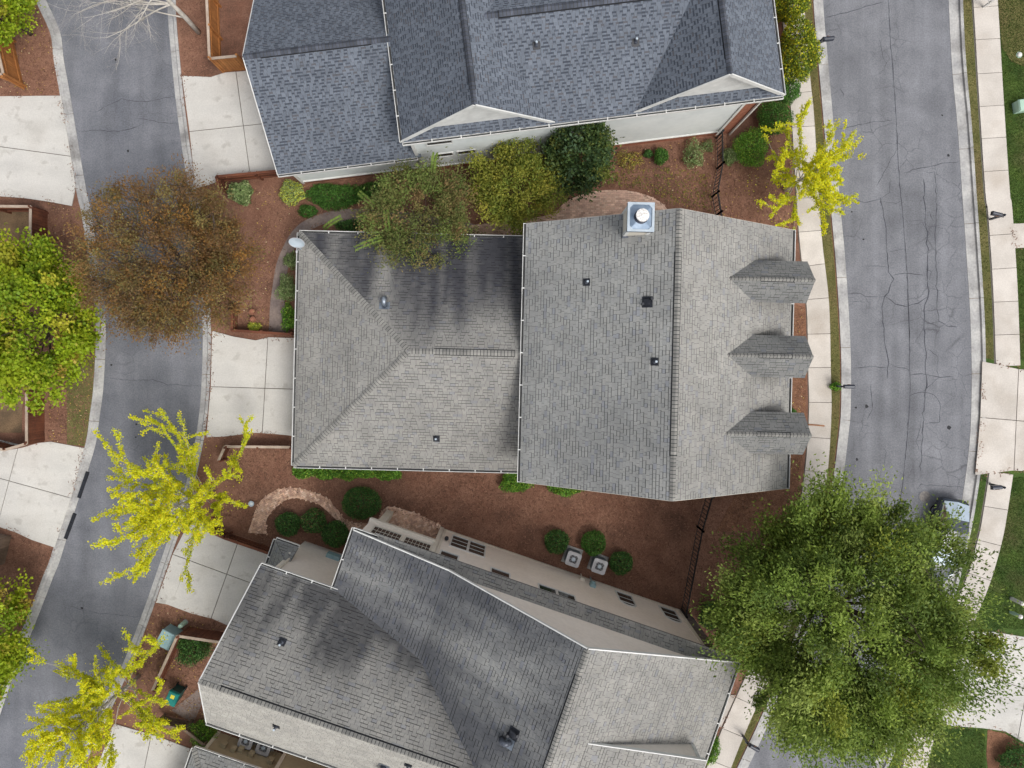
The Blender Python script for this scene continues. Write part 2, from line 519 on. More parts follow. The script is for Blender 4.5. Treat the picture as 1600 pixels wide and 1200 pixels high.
def MB_EMPTY(name):
    return empty(name, (0, 0, 0))


ROLL = [(0.0, 0.002), (0.0, 0.018), (0.27, 0.03), (0.30, 0.075), (0.34, 0.115), (0.50, 0.125), (0.50, 0.002)]
SQ = [(0.0, 0.002), (0.0, 0.018), (0.40, 0.03), (0.435, 0.04), (0.45, 0.135), (0.60, 0.145), (0.60, 0.002)]
SQR = [(0.0, 0.002), (0.0, 0.018), (0.50, 0.03), (0.545, 0.035), (0.56, 0.140), (0.72, 0.15), (0.72, 0.002)]
# kerb side: normal (t.y,-t.x) with t running down the picture (world -Y) points to -X
kerb(AL, 1, ROLL, 95, 'alley_kerb')
kerb(AR, -1, ROLL, 95, 'alley_kerb')
kerb(SL, 1, SQ, 108, 'street_kerb')
kerb(SR, -1, SQR, 113, 'street_kerb')

# pavements: single slabs on a joint bed
def pavement(name, center, hw, slab_px, mat, v_lo=-60, v_hi=1260, skip=(), gap=0.03, phase=0.0):
    c = spline(center, 4.0)
    le, ri = offset_px(c, -hw), offset_px(c, hw)
    mb = MB()
    for k in range(len(c) - 1):
        mb.face([P(*le[k], GZ + .004), P(*le[k + 1], GZ + .004), P(*ri[k + 1], GZ + .004), P(*ri[k], GZ + .004)])
    par = structure(mb.build(name, M['joint']))
    s, i0 = phase, 0
    for k in range(1, len(c)):
        s += math.dist(c[k - 1], c[k])
        if s >= slab_px or k == len(c) - 1:
            s = 0
            vm = (c[i0][1] + c[k][1]) / 2
            if v_lo < vm < v_hi and not any(a < vm < b for a, b in skip):
                L_ = [P(*le[j]) for j in range(i0, k + 1)]; R_ = [P(*ri[j]) for j in range(i0, k + 1)]
                d0 = (L_[1] - L_[0]).normalized() * gap / 2; d1 = (L_[-2] - L_[-1]).normalized() * gap / 2
                L_[0] += d0; R_[0] += d0; L_[-1] += d1; R_[-1] += d1
                m2 = MB(); m2.prism([tuple(p[:2]) for p in L_ + R_[::-1]], GZ + .006, GZ + .05)
                m2.build('slab', mat, par)
            i0 = k
    return par


WALK_L = [(1237, -60), (1237, 0), (1247, 125), (1253, 187), (1264, 362), (1276, 475), (1279, 587), (1280, 637), (1277, 700), (1272, 750), (1261, 820),
          (1239, 910), (1206, 1000), (1190, 1040), (1165, 1095), (1141, 1150), (1121, 1200), (1095, 1260)]
WALK_R = [(1531, -60), (1537, 0), (1546, 150), (1556, 300), (1560, 330), (1568, 450), (1572.5, 572)]
WALK_R2 = [(1562, 738), (1553, 797), (1545, 840), (1528, 900), (1508, 950), (1480, 1015), (1455, 1090), (1430, 1185), (1418, 1260)]
pavement('pavement', WALK_L, 17.5, 52, M['walk'], phase=10)
pavement('pavement', WALK_R, 19, 49.3, M['walk'], phase=29)
pavement('pavement', WALK_R2, 18.5, 52, M['walk'])

# verges: thin grass between pavement and kerb
def between(name, l1, l2, mat, z, v0, v1):
    a = [p for p in l1 if v0 <= p[1] <= v1]; b = [p for p in l2 if v0 <= p[1] <= v1]
    mb = MB(); mb.prism([tuple(P(*p, z)[:2]) for p in a + b[::-1]], GZ + .001, z)
    return structure(mb.build(name, mat))


VERGE_L = (offset_px(spline(WALK_L), 18), offset_px(SL_O, -0.5))
VERGE_R = (offset_px(SR_O, 0.5), offset_px(spline(WALK_R), -19.5))
VERGE_R2 = (offset_px(SR_O, 0.5), offset_px(spline(WALK_R2), -19))
between('verge', *VERGE_L, M['verge'], GZ + .02, -60, 1260)
between('verge', *VERGE_R, M['verge'], GZ + .02, -60, 566)


# driveways: convex pieces cut along their joints
def clip_half(poly, a, b, shift=0.0):
    """keep the part of poly left of the line a->b, moved by shift to the left"""
    d = Vector((b[0] - a[0], b[1] - a[1])).normalized(); nrm = Vector((-d.y, d.x))
    o = Vector((a[0], a[1])) + nrm * shift
    f = lambda p: (p[0] - o.x) * nrm.x + (p[1] - o.y) * nrm.y
    out = []
    for i in range(len(poly)):
        p, q = poly[i], poly[(i + 1) % len(poly)]
        fp, fq = f(p), f(q)
        if fp >= 0: out.append(p)
        if fp * fq < 0:
            t = fp / (fp - fq); out.append((p[0] + (q[0] - p[0]) * t, p[1] + (q[1] - p[1]) * t))
    return out


HARD = []          # pixel polygons of hard surfaces, kept free of litter


def driveway(name, poly, cuts, mat='drive', top=0.055):
    HARD.append(poly)
    w = [tuple(P(*p, GZ)[:2]) for p in poly]
    mb = MB(); mb.prism(w, GZ + .001, GZ + .012)
    par = structure(mb.build(name, M['joint']))
    pieces = [w]
    for a, b in cuts:
        A, B = P(*a)[:2], P(*b)[:2]
        nxt = []
        for pc in pieces:
            for (x, y) in ((A, B), (B, A)):
                q = clip_half(pc, x, y, 0.02)
                if len(q) >= 3: nxt.append(q)
        pieces = nxt
    for pc in pieces:
        m2 = MB(); m2.prism(pc, GZ + .014, GZ + top)
        m2.build('slab', M[mat], par)
    return par


driveway('driveway', [(-80, 150), (0, 151), (96, 150), (119, 292), (113, 322), (75, 315), (40, 310), (0, 307), (-80, 304)], [((0, 230), (110, 245))])
driveway('driveway', [(285, 119), (330, 121), (352, 114), (430, 108), (480, 262), (347, 281), (325, 290), (306, 294), (297, 207)],
         [((370, 112), (392, 272)), ((297, 207), (400, 196))])
driveway('driveway', [(-80, 682), (0, 687), (32, 695), (80, 690), (132, 700), (112, 777), (86, 855), (50, 843), (27, 832), (0, 823), (-80, 810)],
         [((32, 695), (0, 815)), ((0, 746), (112, 777))])
driveway('driveway', [(332, 517), (365, 526), (400, 532), (420, 527), (480, 529), (480, 683), (430, 678), (400, 676), (350, 682), (323, 683), (330, 604)],
         [((420, 527), (411, 680)), ((330, 604), (463, 608))])
driveway('driveway', [(301, 806), (330, 826), (357, 837), (390, 850), (440, 870), (450, 1010), (357, 977), (332, 966), (300, 958), (262, 944), (244, 941), (271, 865)],
         [((272, 865), (397, 911)), ((376, 839), (332, 964))])
driveway('driveway', [(178, 1130), (247, 1150), (305, 1172), (300, 1260), (130, 1260)], [((238, 1148), (215, 1260))])
driveway('driveway', [(1534, 565), (1555, 569), (1591, 577), (1680, 582), (1680, 738), (1581, 735), (1523, 742), (1527, 700), (1531, 650), (1533, 600)],
         [((1530, 652), (1600, 658)), ((1589, 570), (1581, 740))], mat='walk')
driveway('driveway', [(1478, 985), (1552, 987), (1600, 995), (1690, 1010), (1690, 1190), (1600, 1160), (1570, 1142), (1535, 1137), (1440, 1130), (1455, 1060)],
         [((1552, 1057), (1600, 1076)), ((1590, 1137), (1615, 1000))])
driveway('front_walk', [(1580, 350), (1680, 346), (1680, 384), (1583, 388)], [], mat='walk')
driveway('front_walk', [(1130, 1084), (1149, 1086), (1126, 1136), (1112, 1130)], [], mat='walk')

# brown grass strip in the far yard, orange mulch along the front of the middle house
def bed(name, poly, mat, z=0.006):
    mb = MB(); mb.prism([tuple(P(*p, GZ)[:2]) for p in poly], GZ + .001, GZ + z)
    return structure(mb.build(name, M[mat]))


bed('grass_patch', [(104, 560), (148, 560), (146, 610), (139, 662), (132, 697), (105, 694)], 'verge', 0.012)
bed('mulch_bed', [(1215, 470), (1258, 480), (1260, 600), (1259, 690), (1250, 745), (1234, 830), (1120, 830), (1150, 770), (1220, 760)], 'redmulch', 0.014)
bed('bare_patch', [(1558, -20), (1562, 40), (1566, 75), (1580, 96), (1600, 104), (1640, 108), (1640, -20)], 'verge', .014)
bed('mulch_bed', [(1543, 1140), (1570, 1146), (1600, 1164), (1690, 1195), (1690, 1260), (1556, 1260), (1545, 1215), (1541, 1180)], 'redmulch', 0.012)
bed('gravel_patch', [(0, 322), (44, 324), (46, 372), (0, 372)], 'soil', 0.012)
bed('gravel_patch', [(0, 625), (36, 615), (34, 676), (0, 676)], 'soil', 0.012)


# brick pavers: bricks are 6 px by 3 px, laid as one mass of single bricks
def pip(x, y, poly):
    c = False; n = len(poly); j = n - 1
    for i in range(n):
        if (poly[i][1] > y) != (poly[j][1] > y) and x < (poly[j][0] - poly[i][0]) * (y - poly[i][1]) / (poly[j][1] - poly[i][1]) + poly[i][0]: c = not c
        j = i
    return c


BRICKC = [srgb(200, 164, 140), srgb(212, 178, 154), srgb(190, 154, 132), srgb(204, 168, 142), srgb(180, 146, 128), srgb(216, 186, 164)]


def paving(name, poly, ang, herring=True, dark=1.0, cols=BRICKC):
    HARD.append(poly)
    w = [tuple(P(*p, GZ)[:2]) for p in poly]
    base = MB(); base.prism(w, GZ + .001, GZ + .010)
    par = structure(base.build(name, M['joint']))
    mb = MB(); r = random.Random(len(poly) * 31 + int(abs(ang) * 100))
    ca, sa = math.cos(ang), math.sin(ang)
    xs = [p[0] for p in w]; ys = [p[1] for p in w]
    cx, cy = sum(xs) / len(xs), sum(ys) / len(ys)
    R = max(math.dist((cx, cy), p) for p in w) + .3
    W, gp = 0.105, 0.009
    n = int(R / W) + 2
    def put(x0, y0, x1, y1):
        mx, my = (x0 + x1) / 2, (y0 + y1) / 2
        X, Y = cx + mx * ca - my * sa, cy + mx * sa + my * ca
        if not pip(X, Y, w): return
        c = r.choice(cols); k = dark * r.uniform(.82, 1.1)
        z = GZ + .034 + r.uniform(0, .008)
        a = [(x0 + gp / 2, y0 + gp / 2), (x1 - gp / 2, y0 + gp / 2), (x1 - gp / 2, y1 - gp / 2), (x0 + gp / 2, y1 - gp / 2)]
        a = [(cx + x * ca - y * sa, cy + x * sa + y * ca) for x, y in a]
        k0 = len(mb.v)
        mb.v.extend([(x, y, GZ + .010) for x, y in a]); mb.v.extend([(x, y, z) for x, y in a])
        for q in ((4, 5, 6, 7), (0, 1, 5, 4), (1, 2, 6, 5), (2, 3, 7, 6), (3, 0, 4, 7)):
            mb.f.append(tuple(k0 + i for i in q)); mb.c.append(tuple(v * k for v in c))
    for i in range(-n, n + 1):
        for j in range(-n, n + 1):
            if herring:
                s = (i - j) % 4
                if s == 0: put(i * W, j * W, (i + 2) * W, (j + 1) * W)
                elif s == 3: put(i * W, j * W, (i + 1) * W, (j + 2) * W) if True else None
            elif i % 2 == 0:
                o = W * (j % 2)
                put(i * W + o, j * W, (i + 2) * W + o, (j + 1) * W)
    # a border course laid along the edge
    ar = sum(w[i][0] * w[(i + 1) % len(w)][1] - w[(i + 1) % len(w)][0] * w[i][1] for i in range(len(w)))
    sg = 1 if ar > 0 else -1
    for i in range(len(w)):
        A, B = Vector(w[i]), Vector(w[(i + 1) % len(w)]); L_ = (B - A).length
        if L_ < .05: continue
        d = (B - A) / L_; nn_ = Vector((-d.y, d.x)) * sg
        m_ = max(1, round(L_ / .21))
        for q in range(m_):
            p_ = A + d * (L_ * q / m_ + .006); q_ = A + d * (L_ * (q + 1) / m_ - .006)
            c = r.choice(cols); k = dark * r.uniform(.85, 1.1); z = GZ + .046 + r.uniform(0, .006)
            a = [p_, q_, q_ + nn_ * .10, p_ + nn_ * .10] if sg > 0 else [q_, p_, p_ + nn_ * .10, q_ + nn_ * .10]
            k0 = len(mb.v)
            mb.v.extend([(x[0], x[1], GZ + .010) for x in a]); mb.v.extend([(x[0], x[1], z) for x in a])
            for f_ in ((4, 5, 6, 7), (0, 1, 5, 4), (1, 2, 6, 5), (2, 3, 7, 6), (3, 0, 4, 7)):
                mb.f.append(tuple(k0 + t for t in f_)); mb.c.append(tuple(v * k for v in c))
    tag(mb.build('brick_paving', M['brick'], par, color=True), kind='stuff')
    return par


def ring(outer, inner):
    return spline(outer, 5) + spline(inner, 5)[::-1]


LOOP = ring([(388, 832), (398, 802), (405, 786), (420, 772), (440, 764), (460, 762), (480, 766), (505, 775), (522, 790), (534, 806), (550, 816), (600, 818)],
            [(417, 834), (416, 815), (424, 800), (440, 785), (458, 778), (475, 780), (495, 786), (510, 797), (526, 812), (545, 828), (570, 838), (600, 842)])
paving('brick_path', LOOP, 0.5)
paving('brick_patio', [(598, 797), (606, 791), (620, 793), (650, 802), (688, 820), (690, 830), (676, 862), (585, 826)], 0.45)
paving('brick_patio', ring([(735, 352), (800, 345), (860, 335), (885, 315), (920, 301), (960, 297), (1000, 302), (1030, 315), (1043, 328)],
                            [(735, 368), (800, 370), (870, 372), (920, 375), (960, 375), (1000, 375), (1020, 370), (1035, 360), (1045, 345)]), 0.03, False,
       cols=[srgb(206, 172, 152), srgb(194, 162, 144), srgb(214, 184, 164), srgb(202, 168, 150)])
PATH = ring([(420, 520), (422, 480), (425, 455), (433, 410), (450, 372), (470, 349), (500, 335), (540, 327), (600, 328), (680, 338), (740, 350)],
            [(453, 520), (446, 490), (445, 450), (449, 425), (457, 398), (468, 374), (490, 357), (520, 348), (590, 348), (680, 356), (740, 368)])
HARD.append(PATH)
pp = MB(); pp.prism([tuple(P(*p, GZ)[:2]) for p in PATH], GZ + .001, GZ + .03)
structure(pp.build('garden_path', M['pathgrey']))
bed('plank_walk', [(268, 1110), (316, 1072), (318, 1095), (302, 1130)], 'pathgrey', 0.02)


# cracks and seams in the asphalt, oil spots
def crack(line, w, parent, jit=1.2, z=0.016):
    pts = []
    r = random.Random(int(line[0][0] * 7 + line[0][1]))
    for a, b in zip(line[:-1], line[1:]):
        n = max(1, int(math.dist(a, b) / 7))
        for k in range(n):
            t = k / n
            pts.append((a[0] + (b[0] - a[0]) * t + r.uniform(-jit, jit), a[1] + (b[1] - a[1]) * t + r.uniform(-jit, jit)))
    pts.append(line[-1])
    W = [P(*p, z) for p in pts]
    mb = MB(); rows = []
    for i, p in enumerate(W):
        t = (W[min(i + 1, len(W) - 1)] - W[max(i - 1, 0)]).normalized(); nrm = Vector((t.y, -t.x, 0))
        hw = w / 2 * .72 * r.uniform(.35, 1.3) * (0.4 if i in (0, len(W) - 1) else 1)
        k = len(mb.v); mb.v.extend([tuple(p - nrm * hw), tuple(p + nrm * hw)]); rows.append(k)
    for a, b in zip(rows[:-1], rows[1:]):
        mb.f.append((a, a + 1, b + 1, b)); mb.c.append((1, 1, 1))
    mb.build('crack', M['crack'], parent)


ST_CR = [
    ([(1387, -20), (1391, 60), (1396, 120), (1400, 180), (1402, 230), (1406, 290), (1410, 330), (1415, 390), (1418, 440), (1421, 520), (1422, 600), (1421, 640), (1416, 700), (1411, 752),
      (1400, 830), (1376, 920), (1343, 1020), (1302, 1120), (1262, 1205)], .07, .5),
    ([(1376, 308), (1381, 340), (1384, 360), (1387, 400), (1388, 425), (1396, 435), (1391, 450), (1383, 463), (1378, 480), (1381, 520), (1384, 540), (1388, 560), (1386, 592), (1361, 600)][:13], .075, 1.2),
    ([(1361, 600), (1363, 640), (1355, 655)], .05, 1),
    ([(1443, 280), (1446, 340), (1449, 380), (1450, 420), (1449, 440), (1451, 462), (1443, 485), (1444, 520), (1446, 550), (1447, 590), (1446, 610), (1443, 640), (1440, 690), (1438, 720), (1439, 737)], .085, 2),
    ([(1462, 290), (1463, 345), (1461, 380), (1463, 440), (1465, 480), (1466, 502), (1480, 510), (1496, 511)], .07, 1.8),
    ([(1383, 463), (1400, 475), (1415, 478), (1435, 473), (1450, 463)], .075, 1),
    ([(1325, 459), (1345, 458), (1352, 464), (1383, 463)], .055, 1), ([(1327, 470), (1345, 471), (1352, 464)], .04, 1),
    ([(1396, 430), (1415, 427), (1445, 430)], .05, 1), ([(1330, 575), (1360, 573), (1385, 574)], .055, 1),
    ([(1388, 568), (1405, 574), (1420, 577), (1422, 590)], .055, .8), ([(1422, 585), (1440, 583), (1470, 590), (1490, 588)], .055, 1),
    ([(1306, 203), (1335, 197), (1365, 191), (1398, 187)], .055, 1), ([(1412, 270), (1440, 262), (1470, 256), (1498, 253)], .055, 1),
    ([(1290, 27), (1330, 18), (1360, 8), (1380, 3)], .05, 1), ([(1380, 700), (1384, 706), (1382, 726)], .045, 1),
    ([(1422, 617), (1440, 613), (1460, 616), (1469, 630), (1468, 660), (1447, 662)], .05, 1), ([(1320, 750), (1385, 753), (1405, 759)], .045, 1),
    ([(1432, 764), (1440, 757), (1470, 759), (1506, 762)], .05, 1), ([(1450, 355), (1463, 352), (1480, 352)], .045, 1), ([(1376, 315), (1400, 317), (1410, 313)], .045, 1),
    ([(1387, 394), (1400, 392), (1412, 389)], .045, .8), ([(1333, 313), (1350, 316), (1376, 311)], .045, 1), ([(1312, 137), (1318, 147), (1317, 151)], .07, .5),
    ([(1443, 400), (1437, 398)], .05, .5), ([(1451, 440), (1462, 446)], .05, 1), ([(1444, 500), (1455, 505), (1466, 502)], .06, 1), ([(1447, 545), (1466, 556), (1464, 580), (1468, 590)], .05, 1),
    ([(1443, 612), (1455, 600), (1466, 590)], .05, 1), ([(1449, 360), (1440, 345), (1420, 346)], .045, 1), ([(1374, 60), (1380, 90), (1388, 105)], .04, 1), ([(1402, 232), (1385, 262), (1370, 290)], .04, 1.5),
    ([(1447, 420), (1455, 425), (1452, 438)], .05, 1), ([(1350, 415), (1370, 415), (1386, 417)], .04, 1), ([(1418, 452), (1421, 530)], .045, .6), ([(1391, 280), (1390, 300), (1378, 310)], .045, 1),
    ([(1440, 660), (1432, 690), (1437, 705)], .05, 1.5), ([(1446, 270), (1460, 268), (1465, 300)], .045, 1.5), ([(1451, 330), (1458, 345)], .05, 1)]
for ln, w, j in ST_CR: crack(ln, w, road_s, j)
AL_CR = [([(150, 175), (175, 162), (190, 155), (205, 157), (230, 160), (250, 154), (273, 150)], .05), ([(122, 206), (150, 203), (185, 206), (210, 200), (224, 192)], .05),
         ([(208, 183), (232, 188), (255, 192), (276, 192)], .04), ([(164, 590), (200, 594), (240, 593), (262, 601), (314, 603)], .035), ([(102, 946), (150, 958), (225, 965)], .03)]
for ln, w in AL_CR: crack(ln, w, road_a, 1.0)


def spot(u, v, r, parent):
    mb = MB(); n = 9; c = P(u, v, 0.017); rr = random.Random(int(u * 3 + v))
    mb.face([c + Vector((math.cos(2 * math.pi * k / n), math.sin(2 * math.pi * k / n), 0)) * r * rr.uniform(.65, 1.2) for k in range(n)])
    mb.build('oil_spot', M['oil'], parent)


for u, v, r in ((1482, 243, .09), (1354, 635, .11), (1337, 637, .07), (1483, 668, .12), (1339, 718, .08), (1329, 310, .08), (1331, 331, .05), (1349, 374, .06), (1472, 180, .06)): spot(u, v, r, road_s)
for u, v, r in ((181, 93, .08), (200, 236, .07), (231, 263, .05), (213, 652, .05), (213, 663, .06), (212, 683, .05), (174, 570, .06), (128, 950, .07)): spot(u, v, r, road_a)

# ------------------------------------------------------------------ houses
def clip_convex(poly, conv):
    """Sutherland-Hodgman: poly (a,b) against a counter-clockwise convex polygon"""
    for i in range(len(conv)):
        if not poly: return []
        (ax, ay), (bx, by) = conv[i], conv[(i + 1) % len(conv)]
        dx, dy = bx - ax, by - ay
        out = []
        n = len(poly)
        f = [dx * (p[1] - ay) - dy * (p[0] - ax) for p in poly]
        for k in range(n):
            p, q, fp, fq = poly[k], poly[(k + 1) % n], f[k], f[(k + 1) % n]
            if fp >= 0: out.append(p)
            if fp * fq < 0:
                t = fp / (fp - fq); out.append((p[0] + (q[0] - p[0]) * t, p[1] + (q[1] - p[1]) * t))
        poly = out
    return poly


class Palette:
    def __init__(self, tones, band, pband, jit=0.1, alt=None):
        m = [sum(c[i] * w for c, w in tones) / sum(w for _, w in tones) for i in range(3)]
        self.t = [(tuple(m[i] + (c[i] - m[i]) * .55 for i in range(3)), w) for c, w in tones]
        self.b, self.p, self.j, self.alt = band, pband, jit, alt


PAL_TAN = Palette([(srgb(140, 138, 133), 10), (srgb(145, 143, 137), 8), (srgb(135, 134, 130), 6), (srgb(126, 128, 133), 1.5), (srgb(150, 147, 140), 3)], 0.36, 0.5, 0.022)
PAL_GREY = Palette([(srgb(141, 141, 138), 10), (srgb(146, 146, 142), 8), (srgb(135, 136, 134), 6), (srgb(124, 127, 135), 1.6), (srgb(151, 150, 145), 3)], 0.34, 0.52, 0.022)
PAL_SLATE = Palette([(srgb(102, 108, 117), 11), (srgb(110, 116, 125), 6), (srgb(95, 101, 110), 6)], 0.62, 0.2, 0.05, alt=[(srgb(68, 73, 82), 8), (srgb(78, 83, 92), 5), (srgb(88, 88, 92), 2)])


def shingle_slope(pts, pal, stain, seed, course=0.155):
    """pts: 3D polygon, counter-clockwise from above, first edge is the eave. Returns an MB-like with per-vertex colours."""
    r = random.Random(seed)
    p0, p1 = Vector(pts[0]), Vector(pts[1])
    ex = (p1 - p0).normalized()
    nrm = ex.cross(Vector(pts[2]) - p1).normalized()
    ey = nrm.cross(ex)
    conv = [((Vector(p) - p0).dot(ex), (Vector(p) - p0).dot(ey)) for p in pts]
    amin, amax = min(c[0] for c in conv), max(c[0] for c in conv)
    bmax = max(c[1] for c in conv)
    def pick(lst):
        x = r.uniform(0, sum(w for _, w in lst))
        for c, wt in lst:
            x -= wt
            if x <= 0: return c
        return lst[-1][0]
    dark = False
    V, F, C = [], [], []

    def inside(a, b):
        for i in range(len(conv)):
            (ax, ay), (bx, by) = conv[i], conv[(i + 1) % len(conv)]
            if (bx - ax) * (b - ay) - (by - ay) * (a - ax) < -1e-6: return False
        return True

    def emit(q, b0, b1, h0, h1, col):
        if not all(inside(*p) for p in q): q = clip_convex(q, conv)
        if len(q) < 3: return
        k = len(V)
        for (a, b) in q:
            t = (b - b0) / (b1 - b0)
            V.append(p0 + ex * a + ey * b + nrm * (h0 + (h1 - h0) * t))
            s = stain(a, b)
            C.append((col[0] * s[0], col[1] * s[1], col[2] * s[2]))
        F.append(tuple(range(k, k + len(q))))

    nb = int(bmax / course) + 1
    for j in range(nb):
        b0 = j * course; b1 = b0 + course
        a = amin - r.uniform(0, .4)
        while a < amax:
            w = r.choice((0.15, 0.18, 0.22, 0.25, 0.28, 0.33)) * r.uniform(.92, 1.08)
            col = pick(pal.t)
            if pal.alt: w = r.choice((.13, .16, .19, .22)); dark = not dark if r.random() < .8 else dark
            k = 1 + r.uniform(-pal.j, pal.j)
            col = tuple(v * k for v in col)
            lift = (0.020 if not dark else .012) + r.uniform(-.004, .006)
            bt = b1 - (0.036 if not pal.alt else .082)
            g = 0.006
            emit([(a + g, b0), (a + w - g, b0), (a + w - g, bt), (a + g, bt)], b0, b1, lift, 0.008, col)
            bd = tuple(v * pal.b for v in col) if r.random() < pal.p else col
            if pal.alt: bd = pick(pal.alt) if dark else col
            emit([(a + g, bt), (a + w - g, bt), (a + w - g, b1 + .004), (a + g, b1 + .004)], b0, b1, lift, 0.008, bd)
            emit2 = [(a + g, b0), (a + w - g, b0)]
            if inside(*emit2[0]) and inside(*emit2[1]):            # the butt edge of the tab
                k = len(V); q0 = p0 + ex * emit2[0][0] + ey * b0; q1 = p0 + ex * emit2[1][0] + ey * b0
                V.extend([q0 + nrm * .003, q1 + nrm * .003, q1 + nrm * lift, q0 + nrm * lift])
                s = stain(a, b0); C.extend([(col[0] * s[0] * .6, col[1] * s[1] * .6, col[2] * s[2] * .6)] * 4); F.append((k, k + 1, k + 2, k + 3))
            a += w
    return V, F, C


def no_stain(a, b): return (1, 1, 1)


class House:
    def __init__(self, name, label, theta, cx, cy, pal, capmat):
        self.th = math.radians(theta)
        self.c, self.s = math.cos(self.th), math.sin(self.th)
        self.off = (cx, cy)
        self.e = empty(name, (cx * self.c - cy * self.s, cx * self.s + cy * self.c, GZ), self.th)
        tag(self.e, label, 'house')
        self.pal, self.capmat = pal, capmat
        self.deck = MB(); self.slopes = []; self.planes = {}
        self.roof = None

    def L(self, p):      # house-frame point -> local coordinates of the empty
        return Vector((p[0] - self.off[0], p[1] - self.off[1], p[2] - GZ))

    def world(self, p):
        return Vector((p[0] * self.c - p[1] * self.s, p[0] * self.s + p[1] * self.c, p[2]))

    def px(self, u, v, z):
        w = P(u, v, z)
        return Vector((w.x * self.c + w.y * self.s, -w.x * self.s + w.y * self.c, z))

    def on(self, key, u, v):
        """point of a roof plane seen at photo pixel u, v (house frame), and the plane's normal"""
        pts = self.planes[key]
        n = (pts[1] - pts[0]).cross(pts[2] - pts[1]).normalized()
        o = Vector((0, 0, CAM_H)); d = self.px(u, v, 0) - o
        t = (pts[0] - o).dot(n) / d.dot(n)
        return o + d * t, n

    def build(self, mb, name, mat, parent=None, **kw):
        mb.v = [(x - self.off[0], y - self.off[1], z - GZ) for x, y, z in mb.v]
        return mb.build(name, mat, parent or self.e, **kw)

    def slope(self, key, pts, stain=no_stain, pal=None, shingles=True):
        pts = [Vector(p) for p in pts]
        self.planes[key] = pts
        n = len(pts)
        th = Vector((0, 0, .14))
        self.deck.face(pts, None); self.deck.face([p - th for p in pts[::-1]])
        for i in range(n):
            j = (i + 1) % n
            self.deck.face([pts[i] - th, pts[j] - th, pts[j], pts[i]])
        if shingles: self.slopes.append((pts, stain, pal or self.pal))

    def finish_roof(self, name='roof', deckmat='deck'):
        self.roof = self.build(self.deck, name, M[deckmat])
        for i, (pts, st, pal) in enumerate(self.slopes):
            V, F, C = shingle_slope(pts, pal, st, 100 + i * 17 + int(abs(self.off[0] * 10)), .15 if pal.alt else .155)
            me = bpy.data.meshes.new('shingles')
            me.from_pydata([tuple(self.L(v)) for v in V], [], F)
            at = me.attributes.new('Col', 'FLOAT_COLOR', 'POINT')
            arr = np.ones((len(V), 4), np.float32); arr[:, :3] = np.array(C, np.float32)
            at.data.foreach_set('color', arr.ravel())
            me.materials.append(M['shingle'])
            o = bpy.data.objects.new('shingles', me); COL.objects.link(o); o.parent = self.roof
            o['kind'] = 'stuff'
        self.deck = MB(); self.slopes = []

    def caps(self, a, b, n1, n2, hw=0.15, step=0.165, vent=None, lift=0.03):
        """cap shingles along a ridge or hip from a (low end) to b; n1/n2 normals of the two slopes"""
        a, b = Vector(a), Vector(b)
        d = (b - a).normalized()
        up = (n1 + n2).normalized(); up = (up - d * up.dot(d)).normalized()
        s1 = d.cross(n1)
        if s1.dot(n1 + n2) > 0: s1 = -s1
        s2 = d.cross(n2)
        if s2.dot(n1 + n2) > 0: s2 = -s2
        # s1 runs down the first slope, s2 down the second
        side = d.cross(up).normalized()
        def loc(v): return (v.dot(d), v.dot(side), v.dot(up))
        if s1.dot(side) < 0: s1, s2 = s2, s1
        ln = step + .07
        prof = [s1 * hw, Vector((0, 0, 0)), s2 * hw]
        mb = MB(); vv = []
        for (x, h) in ((0, .030), (ln, .008)):
            for p in prof:
                l = loc(p); vv.append((l[0] + x, l[1], l[2] + h))
        for p in prof:
            l = loc(p); vv.append((l[0], l[1], l[2] + .006))
        mb.v = vv
        mb.f = [(0, 1, 4, 3), (1, 2, 5, 4), (6, 7, 1, 0), (7, 8, 2, 1), (0, 3, 6), (2, 8, 5)]
        mb.c = [(1, 1, 1)] * 6
        xs = step - .032; hh = .030 + (.008 - .030) * xs / ln + .003        # shadow line painted dark just below the next butt
        kk = len(mb.v)
        for x in (xs, step + .004):
            for p in prof:
                l = loc(p * .97); mb.v.append((l[0] + x, l[1], l[2] + hh))
        mb.f += [(kk, kk + 1, kk + 4, kk + 3), (kk + 1, kk + 2, kk + 5, kk + 4)]; mb.c += [(1, 1, 1)] * 2
        me = mb.mesh('ridge_cap', self.capmat); me.materials.append(M['deck'])
        me.polygons[6].material_index = 1; me.polygons[7].material_index = 1
        L_ = (b - a).length
        n = int(L_ / step)
        rot = Matrix((d, side, up)).transposed().to_4x4()
        vt = 0.0
        if vent:
            vt = 0.028
            q = MB(); x0, x1 = vent
            ww = hw + .035
            pr = [s1 * ww, Vector((0, 0, 0)), s2 * ww]
            A, B = a + d * x0, a + d * x1
            for p, p2 in zip(pr[:-1], pr[1:]):
                q.face([A + p + up * (lift + .02), A + p2 + up * (lift + .02), B + p2 + up * (lift + .02), B + p + up * (lift + .02)])
            for p in (pr[0], pr[2]):
                q.face([A + p + up * -.02, B + p + up * -.02, B + p + up * (lift + .02), A + p + up * (lift + .02)])
            for E in (A, B):
                q.face([E + pr[0] + up * -.02, E + pr[0] + up * (lift + .02), E + up * (lift + .02), E + pr[2] + up * (lift + .02), E + pr[2] + up * -.02])
            self.build(q, 'ridge_vent', M['vent'], self.roof)
        for i in range(n):
            x = i * step
            h = lift + (vt if vent and vent[0] - .05 <= x <= vent[1] else 0)
            o = a + d * x + up * h
            m = Matrix.Translation(self.L(o)) @ rot
            inst('ridge_cap', me, self.roof, mw=m)

